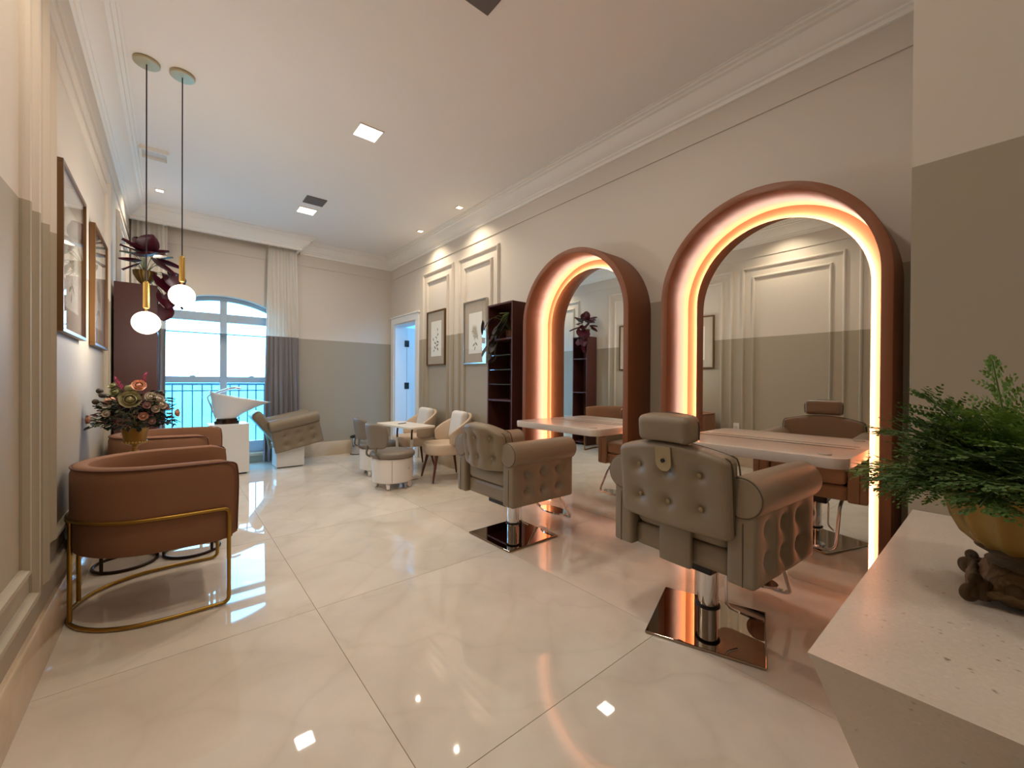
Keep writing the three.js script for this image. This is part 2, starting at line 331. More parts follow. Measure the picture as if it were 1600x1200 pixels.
// side room seen through the doorway
{
  const s = struct('side_room', 'bright pale room beyond the open door', 'room'), m = M('#dfe6ea', 0.7);
  const x0 = XR + TH, x1 = 5.2, za = -7.4, zb = -4.6;
  part(s, 'side_floor', bx(x0 - 0.01, x1, -0.1, 0, za, zb), m); part(s, 'side_ceiling', bx(x0, x1, 2.7, 2.8, za, zb), m);
  part(s, 'side_wall', bx(x0, x1, 0, 2.7, za - 0.1, za), m); part(s, 'side_wall', bx(x0, x1, 0, 2.7, zb, zb + 0.1), m);
  part(s, 'side_wall', bx(x1, x1 + 0.1, 0, 2.2, za, zb), m);
  const d = struct('door_1', 'white panelled door standing open with black hinges in a white casing', 'door');
  const cas = 0.105, xa = XR - 0.022;
  part(d, 'casing', bx(xa, XR - 0.0005, 0.0, DTOP, DZ0 - cas, DZ0, 0.003), mDoor); part(d, 'casing', bx(xa, XR - 0.0005, 0.0, DTOP, DZ1, DZ1 + cas, 0.003), mDoor);
  part(d, 'casing_head', bx(xa, XR - 0.0005, DTOP, DTOP + 0.10, DZ0 - cas, DZ1 + cas, 0.003), mDoor); part(d, 'casing_cap', bx(xa - 0.015, XR - 0.0005, DTOP + 0.10, DTOP + 0.125, DZ0 - cas - 0.02, DZ1 + cas + 0.02, 0.003), mDoor);
  part(d, 'jamb', bx(XR, XR + TH + 0.01, 0.001, DTOP, DZ0, DZ0 + 0.02, 0.002), mDoor); part(d, 'jamb', bx(XR, XR + TH + 0.01, 0.001, DTOP, DZ1 - 0.02, DZ1, 0.002), mDoor); part(d, 'jamb', bx(XR, XR + TH + 0.01, DTOP - 0.02, DTOP, DZ0 + 0.02, DZ1 - 0.02, 0.002), mDoor);
  part(d, 'leaf', bx(XR + TH + 0.018, XR + TH + 0.018 + 0.74, 0.006, DTOP - 0.03, DZ0 - 0.02, DZ0 + 0.018, 0.004), mDoor);
  for (const y of [0.25, 1.08, 1.80]) part(d, 'hinge', bx(XR + TH - 0.03, XR + TH + 0.05, y - 0.055, y + 0.055, DZ0 + 0.019, DZ0 + 0.034, 0.004), mBlack, null, 'black hinge');
}

// ------------------------------------------------------------------ lamps
function rectLight(parent, pos, w, h, L, color, basis) {
  const l = new THREE.RectAreaLight(new THREE.Color().setRGB(...color), L, w, h); l.position.set(...pos);
  if (basis) l.setRotationFromMatrix(new THREE.Matrix4().makeBasis(...basis)); else l.rotation.x = -Math.PI / 2; parent.add(l); return l;
}
for (const [x, z, label] of [[1.232, -3.36, 'bright square ceiling panel light nearest the camera'], [1.235, -5.37, 'bright square ceiling panel light beside the grey ceiling plate'], [1.232, -1.36, 'square ceiling panel light above the near styling chair, out of frame'], [0.6, 1.6, 'square ceiling panel light behind the camera, out of frame']]) {
  const t = thing('ceiling_panel_light', label, 'light', [x, YC, z], 0, 'square ceiling panel lights');
  part(t, 'frame', merge([bx(-0.1, 0.1, -0.008, 0, -0.1, -0.09), bx(-0.1, 0.1, -0.008, 0, 0.09, 0.1), bx(-0.1, -0.09, -0.008, 0, -0.09, 0.09), bx(0.09, 0.1, -0.008, 0, -0.09, 0.09)]), mTrim);
  part(t, 'diffuser', bx(-0.09, 0.09, -0.004, 0, -0.09, 0.09), emit([1, 0.9, 0.75], 4));
  rectLight(t, [0, -0.0095, 0], 0.18, 0.18, PANEL_L, WARM);
}
for (const [x, z, label] of [[2.585, -4.10, 'small square ceiling spotlight over the nearer framed botanical print'], [2.588, -5.09, 'small square ceiling spotlight over the farther framed botanical print'], [-0.112, -5.84, 'small lit ceiling spotlight near the curtain on the left'], [-0.07, -1.778, 'small lit ceiling spotlight over the near left wall panel, seen in the mirror']]) {
  const t = thing('ceiling_spotlight', label, 'light', [x, YC, z], 0, 'small ceiling spotlights');
  part(t, 'trim_ring', merge([bx(-0.045, 0.045, -0.006, 0, -0.045, -0.03), bx(-0.045, 0.045, -0.006, 0, 0.03, 0.045), bx(-0.045, -0.03, -0.006, 0, -0.03, 0.03), bx(0.03, 0.045, -0.006, 0, -0.03, 0.03)]), mTrim);
  part(t, 'lens', bx(-0.03, 0.03, -0.003, 0, -0.03, 0.03), emit([1, 0.85, 0.6], 5));
  const s = new THREE.SpotLight(new THREE.Color().setRGB(...SPOTC), SPOT_I, 0, 1.15, 0.6, 2); s.position.set(0, -0.012, 0); s.shadow.radius = 1; s.castShadow = true; s.target.position.set(0, -3, 0); t.add(s, s.target);
}
{
  const t = thing('ceiling_downlight', 'unlit square recessed downlight in the ceiling behind the pendant cords', 'light', [-0.13, YC, -4.91]);
  part(t, 'frame', merge([bx(-0.1, 0.1, -0.03, 0, -0.1, -0.085), bx(-0.1, 0.1, -0.03, 0, 0.085, 0.1), bx(-0.1, -0.085, -0.03, 0, -0.085, 0.085), bx(0.085, 0.1, -0.03, 0, -0.085, 0.085)]), mTrim);
  part(t, 'diffuser', bx(-0.085, 0.085, -0.006, 0, -0.085, 0.085), M('#d8d4ce', 0.5));
  for (const [z, label] of [[-5.02, 'flat grey square ceiling plate beside the far panel light'], [-1.748, 'flat grey square ceiling plate at the top of the picture']]) {
    const v = thing('ceiling_speaker', label, 'speaker', [1.24, YC, z], 0, 'grey square ceiling plates');
    part(v, 'grille', bx(-0.105, 0.105, -0.01, 0, -0.105, 0.105, 0.003), M('#6b6462', 0.8)); 
  }
}
function pendant(x, yGlobe, label) {
  const z = -3.53, t = thing('pendant_lamp', label, 'lamp', [x, YC, z], 0, 'brass pendant lamps'), g = yGlobe - YC;
  part(t, 'canopy', lathe([[0, -0.022], [0.064, -0.022], [0.068, -0.018], [0.068, 0], [0, 0]], 40), M('#c4b797', 0.45, { metalness: 0.55 }));
  part(t, 'cord', new THREE.CylinderGeometry(0.0035, 0.0035, -(g + 0.265) - 0.02, 8).translate(0, (g + 0.265 - 0.02) / 2, 0), M('#1c1626', 0.7));
  part(t, 'stem', lathe([[0, g + 0.268], [0.007, g + 0.268], [0.016, g + 0.255], [0.017, g + 0.098], [0.013, g + 0.092], [0.006, g + 0.09], [0.006, g + 0.07]], 24), mBrass);
  part(t, 'globe', new THREE.SphereGeometry(0.073, 40, 28).translate(0, g, 0), emit([1.0, 0.86, 0.66], 2.6), null, 'glowing opal glass globe');
  const l = new THREE.PointLight(new THREE.Color().setRGB(...WARM), PENDANT_I, 0, 2); l.position.set(0, g, 0); l.castShadow = true; l.shadow.radius = 3.5; t.add(l);
}
pendant(-0.132, 1.523, 'brass pendant lamp with the lower glowing globe');
pendant(0.047, 1.722, 'brass pendant lamp with the higher glowing globe');

// ------------------------------------------------------------------ arched mirrors with LED
function archPath(R, ys, y0 = 0) { const p = []; p.push([-R, y0]); for (let i = 0; i <= 40; i++) { const a = Math.PI - Math.PI * i / 40; p.push([R * Math.cos(a), ys + R * Math.sin(a)]); } p.push([R, y0]); return p; }
function archSolid(Ro, Ri, ys, depth, y0 = 0, bevel = 0) {
  const s = new THREE.Shape(), o = archPath(Ro, ys, y0); s.moveTo(...o[0]); o.slice(1).forEach(p => s.lineTo(...p));
  if (Ri) archPath(Ri, ys, y0).reverse().forEach(p => s.lineTo(...p)); s.closePath();
  let g = new THREE.ExtrudeGeometry(s, { depth: depth - 2 * bevel, bevelEnabled: bevel > 0, bevelThickness: bevel, bevelSize: bevel, bevelOffset: -bevel, bevelSegments: 2 }); g.translate(0, 0, bevel); g.rotateY(Math.PI / 2); 
  return uvBox(toCreasedNormals(g, 0.5));
}
const YS = 1.695;
function archMirror(zc, label, group) {
  const t = thing('arch_mirror', label, 'mirror', [0, 0, zc], 0, group);
  part(t, 'arch_frame', archSolid(0.59, 0.545, YS, 0.3, 0.001, 0.003).translate(2.58, 0, 0), mTerra, null, 'deep terracotta arch surround');
  part(t, 'back_board', archSolid(0.546, 0.40, YS, 0.008, 0.001).translate(2.872, 0, 0), mTerra);
  part(t, 'mirror_backing', archSolid(0.446, 0, YS, 0.02, 0.004).translate(2.8515, 0, 0), mBlack);
  part(t, 'mirror_glass', archSolid(0.468, 0, YS, 0.006, 0.003).translate(2.845, 0, 0), mMirror, null, 'arched mirror glass');
  part(t, 'led_strip', archSolid(0.4605, 0.4560, YS, 0.010, 0.03).translate(2.8535, 0, 0), emit(LEDC, 6), null, 'warm glowing light strip round the mirror edge');
  // the strip sits behind the mirror edge and throws its light outward and forward onto the surround
  const r = 0.4632, x = 2.8580, X = V(1, 0, 0), tilt = 0.12, mk = (pos, out, len) => { const d = out.clone().multiplyScalar(Math.cos(tilt)).addScaledVector(X, -Math.sin(tilt)), Z = d.clone().negate(), tan = out.clone().cross(X).normalize(), Y = Z.clone().cross(tan); rectLight(t, pos, len, 0.011, LED_L, LEDC, [tan, Y, Z]); };
  for (const s of [-1, 1]) mk([x, (YS + 0.03) / 2, s * r], V(0, 0, s), YS - 0.03);
  const N = 16; for (let i = 0; i < N; i++) { const a = Math.PI * (i + 0.5) / N; mk([x, YS + r * Math.sin(a), r * Math.cos(a)], V(0, Math.sin(a), Math.cos(a)), 2 * r * Math.tan(Math.PI / N / 2)); }
}
archMirror(-0.923, 'large lit arched mirror nearest the counter', 'lit arched mirrors');
archMirror(-2.362, 'lit arched mirror beside the dark shelf unit', 'lit arched mirrors');
function stylingShelf(zc, label) {
  const t = thing('styling_shelf', label, 'shelf', [0, 0, zc], 0, 'stone styling shelves');
  const s = new THREE.Shape(), x0 = 2.37, x1 = 2.8445, h = 0.465, r = 0.07; s.moveTo(x1, -h); s.lineTo(x0 + r, -h); s.absarc(x0 + r, -h + r, r, -Math.PI / 2, -Math.PI, true); s.lineTo(x0, h - r); s.absarc(x0 + r, h - r, r, Math.PI, Math.PI / 2, true); s.lineTo(x1, h); s.closePath();
  const g = new THREE.ExtrudeGeometry(s, { depth: 0.044, bevelEnabled: true, bevelThickness: 0.004, bevelSize: 0.004, bevelOffset: -0.004, bevelSegments: 2, curveSegments: 12 }); g.rotateX(-Math.PI / 2); g.scale(1, 1, -1); g.translate(0, 0.762, 0);
  const idx = toCreasedNormals(g, 0.6); const p = idx.attributes.position; // mirror flipped the winding: turn it back
  for (let i = 0; i < p.count; i += 3) for (const k of ['position', 'normal', 'uv']) { const A = idx.attributes[k]; if (!A) continue; const it = A.itemSize; for (let c = 0; c < it; c++) { const q = A.array[(i + 1) * it + c]; A.array[(i + 1) * it + c] = A.array[(i + 2) * it + c]; A.array[(i + 2) * it + c] = q; } }
  idx.computeVertexNormals(); part(t, 'slab', uvBox(toCreasedNormals(idx, 0.6)), mQuartz);
  part(t, 'grommet', cyl(0.028, 0.028, 0.004, 28, 2.47, 0.8098, 0.36), M('#a89c8c', 0.4));
  part(t, 'cable_slot', bx(2.79, 2.8, 0.8095, 0.8112, -0.42, 0.42), M('#3a342c', 0.7));
}
stylingShelf(-0.923, 'pale stone shelf crossing the large near mirror');
stylingShelf(-2.362, 'pale stone shelf crossing the farther arched mirror');

// ------------------------------------------------------------------ styling chairs
function stylingChair(label, pos, turn, baseTurn, lift, headrest) {
  const t = thing('styling_chair', label, 'chair', pos, turn, 'tufted salon styling chairs');
  // base
  const pl = part(t, 'base_plate', bx(-0.24, 0.24, 0.001, 0.013, -0.24, 0.24, 0.006), mDarkChrome, null, 'mirror-polished square steel base'); pl.rotation.y = baseTurn;
  part(t, 'column', merge([cyl(0.046, 0.046, 0.24 + lift, 36, 0, 0.013), cyl(0.05, 0.05, 0.012, 36, 0, 0.25 + lift)]), mChrome);
  part(t, 'rubber_ring', new THREE.TorusGeometry(0.048, 0.008, 10, 40).rotateX(Math.PI / 2).translate(0, 0.095, 0), mBlack);
  part(t, 'pump_lever', capped(tube(bend([[0, 0.26 + lift, 0.03], [0, 0.25 + lift, 0.085], [0.01, 0.12, 0.085], [0.04, 0.10, 0.12]], 0.03), 0.006, 40), bend([[0, 0.26 + lift, 0.03], [0, 0.25 + lift, 0.085], [0.01, 0.12, 0.085], [0.04, 0.10, 0.12]], 0.03), 0.006), mChrome);
  const c = new THREE.Group(); c.position.y = lift; // everything above the pump; flattened below
  const add = (n, g, m, p, l) => part(t, n, g, m, p ? [p[0], p[1] + lift, p[2]] : [0, lift, 0], l);
  add('mounting_plate', bx(-0.16, 0.16, 0.262, 0.33, -0.10, 0.10, 0.01), mBlack);
  add('seat_base', cushion(0.53, 0.105, 0.452, 0.012, 0.03), mLeather, [0.015, 0.383, 0]);
  add('seat_cushion', cushion(0.56, 0.125, 0.45, 0.04, 0.02, v => { if (v.y > 0) v.y += 0.012 * (1 - (v.x / 0.28) ** 2) * (1 - (v.z / 0.23) ** 2); }), mLeather, [0.02, 0.497, 0]);
  // arms
  for (const s of [-1, 1]) {
    const dim = []; for (const x of [-0.15, 0.0, 0.15]) for (const y of [-0.065, 0.06]) dim.push([x + (y > 0 ? 0.0 : 0.0), y]);
    const pan = add('side_panel', cushion(0.58, 0.30, 0.085, 0.016, 0.0125, v => { if (v.z * s > 0.02) { let d = 0; for (const [x, y] of dim) { const q = ((v.x - x) ** 2 + (v.y - y) ** 2); d += 0.030 * Math.exp(-q / 0.0007) + 0.016 * Math.exp(-q / 0.0035); } v.z += s * (0.024 - d); } }), mLeather, [0.005, 0.475, s * 0.268]);
    for (const [x, y] of dim) part(pan, 'button', new THREE.SphereGeometry(0.012, 12, 8).scale(1, 1, 0.5), mLeather, [x, y, s * 0.024]);
    for (const e of [-1, 1]) part(pan, 'welt', tube(spline([[e * 0.289, -0.145, s * 0.022], [e * 0.2905, 0.0, s * 0.022], [e * 0.289, 0.10, s * 0.022]]), 0.0025, 20, 6), mLeatherSeam);
    const R = 0.082, L = 0.595, prof = []; for (let i = 0; i <= 6; i++) { const a = Math.PI / 2 * i / 6; prof.push([R - 0.014 + 0.014 * Math.sin(a), -L / 2 + 0.014 - 0.014 * Math.cos(a)]); }
    const rp = [[0.001, -L / 2 - 0.002], [0.04, -L / 2 - 0.001], ...prof, [R, 0], ...prof.map(([r, y]) => [r, -y]).reverse(), [0.04, L / 2 + 0.001], [0.001, L / 2 + 0.002]];
    const roll = add('arm_roll', uvBox(lathe(rp, 36).rotateZ(-Math.PI / 2)), mLeather, [0.005, 0.672, s * 0.284]);
    for (const e of [-1, 1]) part(roll, 'piping', new THREE.TorusGeometry(R - 0.005, 0.0028, 6, 40).rotateY(Math.PI / 2), mLeatherSeam, [e * (L / 2 - 0.004), 0, 0]);
  }
  // back
  const bk = new THREE.Group(); bk.name = 'backrest'; bk.position.set(-0.285, (headrest ? 0.493 : 0.545) + lift, 0); bk.rotation.z = headrest ? 0.10 : 0.17; t.add(bk);
  const H = headrest ? 0.37 : 0.33, half = headrest ? 0.262 : 0.246, dm = [];
  for (const z of [-0.145, 0, 0.145]) for (const y of [-0.075, 0.065]) dm.push([z, y]);
  const bg = cushion(0.085, H, 2 * half, 0.03, 0.0125, v => {
    const k = v.z / half, top = Math.max(0, v.y / (H / 2)); v.y -= top * 0.055 * k * k * (headrest ? 0.85 : 1.35);
    if (v.x < -0.012) { let d = 0; for (const [z, y] of dm) { const q = (v.z - z) ** 2 + (v.y - y) ** 2; d += 0.019 * Math.exp(-q / 0.0009) + 0.009 * Math.exp(-q / 0.005); if (!headrest) d += 0.008 * Math.exp(-((v.z - z) ** 2) / 0.0007) * Math.exp(-((v.y + 0.02) ** 2) / 0.02); } v.x += d - 0.011; }
    v.x += (headrest ? 0.02 : 0.07) * k * k;
    if (v.x > 0.02) v.x += 0.02 * (1 - k * k) * (1 - (v.y / (H / 2)) ** 2);
  });
  part(bk, 'back_cushion', bg, mLeather, [0, H / 2, 0]);
  for (const [z, y] of dm) part(bk, 'button', new THREE.SphereGeometry(0.010, 12, 8).scale(0.5, 1, 1), headrest ? M('#8f7c54', 0.4) : mLeather, [-0.036 + (headrest ? 0.02 : 0.07) * (z / half) ** 2, H / 2 + y, z]);
  const pp = []; for (let i = -10; i <= 10; i++) { const k = i / 10; pp.push([-0.018 + (headrest ? 0.02 : 0.07) * k * k * 0.94, H - 0.010 - 0.055 * (headrest ? 0.85 : 1.35) * k * k * 0.94, k * (half - 0.010)]); }
  for (const dx of [-0.002, 0.05]) part(bk, 'piping', tube(spline([[pp[0][0] + dx, 0.03, -half - 0.001], ...pp.map(p => [p[0] + dx, p[1] + 0.005, p[2] * 1.015]), [pp[20][0] + dx, 0.03, half + 0.001]]), 0.003, 80, 6), mLeatherSeam);
  if (headrest) {
    add('back_strap', cushion(0.03, 0.22, 0.15, 0.008, 0.03), mLeather, [-0.272, 0.425, 0]);
    part(bk, 'headrest_bracket', (() => { const s = new THREE.Shape(); s.moveTo(-0.036, 0.06); s.lineTo(-0.036, -0.01); s.absarc(0, -0.01, 0.036, Math.PI, 2 * Math.PI, false); s.lineTo(0.036, 0.06); s.closePath(); const g = new THREE.ExtrudeGeometry(s, { depth: 0.004, bevelEnabled: true, bevelThickness: 0.001, bevelSize: 0.001, bevelSegments: 1 }); return g.rotateY(-Math.PI / 2); })(), M('#a89878', 0.35, { metalness: 0.5 }), [-0.053, H - 0.075, 0], 'rounded metal headrest bracket');
    part(bk, 'bracket_screw', new THREE.CylinderGeometry(0.009, 0.009, 0.008, 16).rotateZ(Math.PI / 2), mBlack, [-0.060, H - 0.075, 0]);
    part(bk, 'headrest', cushion(0.11, 0.115, 0.245, 0.028, 0.012, v => { v.y -= 0.3 * v.z * v.z; }), mLeather, [-0.01, H + 0.062, 0]);
    part(bk, 'headrest_piping', tube(spline([[0.02, H + 0.015, -0.1225], [0.02, H + 0.085, -0.1225], [0.02, H + 0.110, -0.10], [0.02, H + 0.1185, -0.05], [0.02, H + 0.1205, 0], [0.02, H + 0.1185, 0.05], [0.02, H + 0.110, 0.10], [0.02, H + 0.085, 0.1225], [0.02, H + 0.015, 0.1225]]), 0.0026, 60, 6), mLeatherSeam);
  }
  // footrest
  const fc = bend([[0.16, 0.325 + lift, -0.19], [0.29, 0.30 + lift, -0.19], [0.45, 0.085, -0.19], [0.45, 0.085, 0.19], [0.29, 0.30 + lift, 0.19], [0.16, 0.325 + lift, 0.19]], 0.05);
  const fr = part(t, 'footrest', tube(fc, 0.011, 120, 12), mChrome);
  const el = new THREE.CylinderGeometry(1, 1, 0.012, 40).scale(0.07, 1, 0.135); part(fr, 'foot_plate', el, mChrome, [0.435, 0.103, 0]);
  return t;
}
stylingChair('tufted taupe styling chair with headrest facing the near mirror', [1.985, 0, -0.905], -0.07, 0.33 + 0.07, 0.045, true);
stylingChair('tufted taupe styling chair without headrest facing the farther mirror', [1.985, 0, -2.37], 0.0, 0.015, 0.0, false);

// ------------------------------------------------------------------ barrel armchairs
function uPath(half, xFront, xc, n = 28) { // from near front round the back to the far front
  const p = []; for (let i = 0; i <= 8; i++) p.push([xFront + (xc - xFront) * i / 8, half, 0, 1]); for (let i = 1; i < n; i++) { const a = Math.PI / 2 + Math.PI * i / n; p.push([xc + half * Math.cos(a), half * Math.sin(a), Math.cos(a), Math.sin(a)]); } for (let i = 0; i <= 8; i++) p.push([xc + (xFront - xc) * i / 8, -half, 0, -1]); return p;
}
function armchair(label, pos, turn) {
  const t = thing('barrel_armchair', label, 'armchair', pos, turn, 'terracotta barrel armchairs');
  const y0 = 0.325, y1 = 0.745, tk = 0.075, path = uPath(0.345, 0.265, -0.042);
  const rings = path.map(([x, z, nx, nz], i) => {
    const e = Math.min(i, path.length - 1 - i), ring = []; const N = 40, hw = tk / 2, hh = (y1 - y0) / 2, r = 0.034;
    const sh = e === 0 ? 0.032 : e === 1 ? 0.012 : 0;
    for (let k = 0; k < N; k++) { // rounded rectangle by angle-free walk
      const per = k / N * 4, side = Math.floor(per), f = per - side; const W = hw - sh, Hh = hh - sh;
      const c = [[1, -1], [1, 1], [-1, 1], [-1, -1]]; const a = c[side], b = c[(side + 1) % 4]; let u = (a[0] + (b[0] - a[0]) * f) * W, v = (a[1] + (b[1] - a[1]) * f) * Hh;
      const rr2 = Math.min(r, W * 0.98), qx = Math.max(-(W - rr2), Math.min(W - rr2, u)), qy = Math.max(-(Hh - rr2), Math.min(Hh - rr2, v)); const dx = u - qx, dy = v - qy, l = Math.hypot(dx, dy); if (l > 1e-9) { u = qx + dx / l * rr2; v = qy + dy / l * rr2; }
      const ang = Math.abs(nz) < 0.999 && nx < 0 ? -nx : 0; const yy = (y0 + y1) / 2 + v - 0.0 * ang;
      const o = -hw + u; ring.push(V(x + nx * o, yy, z + nz * o));
    }
    return ring;
  });
  part(t, 'shell', loft(rings), mVelvet);
  const pts = path.filter((_, i) => i > 0 && i < path.length - 1).map(([x, z, nx, nz]) => [x + nx * -0.004, y1 - 0.012, z + nz * -0.004]);
  const ends = s => [[0.262, y0 + 0.05, s * 0.329], [0.264, y1 - 0.06, s * 0.330], [0.252, y1 - 0.022, s * 0.331]];
  part(t, 'piping', tube(spline([...ends(1), ...pts.slice(2, -2), ...ends(-1).reverse()]), 0.0042, 240, 6), mPiping);
  const sp = []; for (let i = 0; i <= 30; i++) { const a = Math.PI / 2 + Math.PI * i / 30; sp.push([-0.02 + 0.256 * Math.cos(a), 0.256 * Math.sin(a)]); } const s = new THREE.Shape(); s.moveTo(0.25, -0.256); sp.reverse().forEach(p => s.lineTo(...p)); s.lineTo(0.25, 0.256); s.closePath();
  const sg = new THREE.ExtrudeGeometry(s, { depth: 0.10, bevelEnabled: true, bevelThickness: 0.025, bevelSize: 0.022, bevelOffset: -0.022, bevelSegments: 5 }); sg.rotateX(-Math.PI / 2); sg.translate(0, 0.33, 0); part(t, 'seat_cushion', uvBox(toCreasedNormals(sg, 0.7)), mVelvet);
  const fp = uPath(0.352, 0.215, -0.04, 20).map(p => [p[0], p[1]]), loop = (y, xe) => [[xe, y, 0.352], ...fp.slice(8, -8).map(p => [p[0], y, p[1]]), [xe, y, -0.352]];
  const thin = (a, k) => a.filter((_, i) => i === 0 || i === a.length - 1 || i % k === 0);
  // one continuous side loop: top rail, front upright, floor rail
  const fr = thing; const curve = new THREE.CurvePath();
  const L0 = spline([[0.17, 0.497, 0.352], ...thin(loop(0.497, 0.17).slice(1, -1), 2), [0.17, 0.497, -0.352]]);
  const L1 = spline([[0.17, 0.012, 0.352], ...thin(loop(0.012, 0.17).slice(1, -1), 2), [0.17, 0.012, -0.352]]);
  const R = 0.0095, ups = [1, -1].map(s => tube(bend([[0.165, 0.497, s * 0.352], [0.225, 0.497, s * 0.352], [0.225, 0.012, s * 0.352], [0.165, 0.012, s * 0.352]], 0.05), R, 60, 10));
  const frame = part(t, 'metal_frame', merge([tube(L0, R, 120, 10), tube(L1, R, 120, 10), ...ups]), mGold, null, 'brushed gold tube frame');
  for (const z of [0.12, -0.12]) { const xx = -0.04 - Math.sqrt(0.352 ** 2 - z * z); part(t, 'rear_post', new THREE.CylinderGeometry(R, R, 0.485, 12).translate(xx, 0.2545, z), mGold); }
  return t;
}
armchair('terracotta velvet barrel armchair with gold frame nearest the camera', [0.0, 0, -2.91], 0);
armchair('terracotta velvet barrel armchair behind the flower table', [0.016, 0, -4.25], -0.2);

// side table with two ring feet
{
  const t = thing('side_table', 'small pale-topped side table between the two armchairs', 'table', [-0.06, 0, -3.52]);
  part(t, 'table_top', (() => { const s = new THREE.Shape(); s.absellipse(0, 0, 0.29, 0.15, 0, Math.PI * 2); const g = new THREE.ExtrudeGeometry(s, { depth: 0.016, bevelEnabled: true, bevelThickness: 0.002, bevelSize: 0.002, bevelSegments: 2, curveSegments: 40 }); return g.rotateX(-Math.PI / 2).translate(0, 0.664, 0); })(), mCeramic);
  for (const s of [-1, 1]) { const c = s * 0.165; part(t, 'ring_foot', new THREE.TorusGeometry(0.15, 0.009, 10, 48).rotateX(Math.PI / 2).translate(c, 0.0095, 0), mBronze); part(t, 'leg', new THREE.CylinderGeometry(0.009, 0.009, 0.65, 10).translate(s * 0.016, 0.335, 0), mBronze); part(t, 'leg', new THREE.CylinderGeometry(0.009, 0.009, 0.65, 10).translate(c + s * 0.10, 0.335, 0.11), mBronze); }
}
// ------------------------------------------------------------------ counter, urn with fern, cup
{
  const t = thing('reception_counter', 'speckled pale stone counter with a slanted front in the right foreground', 'counter');
  const pr = [[0.655, 0.798], [XN - 0.0005, 0.798], [XN - 0.0005, 0.001], [1.30, 0.001], [1.30, 0.10]].map(p => [p[0], p[1]]);
  const top = [[0.655, 0.798], [XN - 0.0005, 0.798], [XN - 0.0005, 0.772], [0.680, 0.772]];
  const body = [[0.681, 0.7715], [XN - 0.0005, 0.7715], [XN - 0.0005, 0.001], [1.32, 0.001], [1.32, 0.07]];
  const ex = (poly, z0, z1) => { const g = loft([poly.map(p => V(p[0], p[1], z1)), poly.map(p => V(p[0], p[1], z0))], { crease: 0.4 }); return g; };
  part(t, 'worktop', ex(top, -0.166, 1.3), mQuartz); part(t, 'slanted_front', ex(body, -0.166, 1.3), mQuartz);
}
function urnPot(parent, prof, flutes, amp, mat, name = 'bowl') {
  const g = lathe(prof, 96), p = g.attributes.position, y0 = prof[0][1], y1 = prof[prof.length - 1][1];
  for (let i = 0; i < p.count; i++) { const x = p.getX(i), z = p.getZ(i), a = Math.atan2(z, x), k = 1 + amp * (0.6 - Math.abs(Math.sin(a * flutes / 2))); p.setX(i, x * k); p.setZ(i, z * k); }
  g.computeVertexNormals(); return part(parent, name, uvBox(g), mat);
}
// leaf blades
function leafGeo(L, W, cup = 0.15, heart = 0, seg = 8) { // lies in xz from origin along +x, up +y
  const pos = [], idx = []; const N = seg, K = 4;
  for (let i = 0; i <= N; i++) { const u = i / N, w = W / 2 * Math.pow(Math.sin(Math.PI * Math.min(1, Math.max(0.0, heart ? 0.16 + 0.84 * u : u))), heart ? 0.75 : 0.9) ; for (let k = -K / 2; k <= K / 2; k++) { const v = k / (K / 2); const back = heart ? -heart * L * Math.abs(v) * (1 - u) * (1 - u) : 0; pos.push(L * u + back, cup * W * v * v - cup * L * u * u * 0.8, w * v); } }
  for (let i = 0; i < N; i++) for (let k = 0; k < K; k++) { const a = i * (K + 1) + k, b = a + 1, c = a + K + 1, d = c + 1; idx.push(a, b, d, a, d, c); }
  const g = new THREE.BufferGeometry(); g.setAttribute('position', new THREE.Float32BufferAttribute(pos, 3)); g.setIndex(idx); g.computeVertexNormals(); return uvBox(g);
}
function placed(g, pos, dir, roll = 0, up = V(0, 1, 0)) { // turn +x to dir
  const X = dir.clone().normalize(); let Z = X.clone().cross(up); if (Z.lengthSq() < 1e-4) Z = V(0, 0, 1); Z.normalize(); const Y = Z.clone().cross(X);
  const m = new THREE.Matrix4().makeBasis(X, Y, Z).multiply(new THREE.Matrix4().makeRotationX(roll)); m.setPosition(pos); return g.clone().applyMatrix4(m);
}
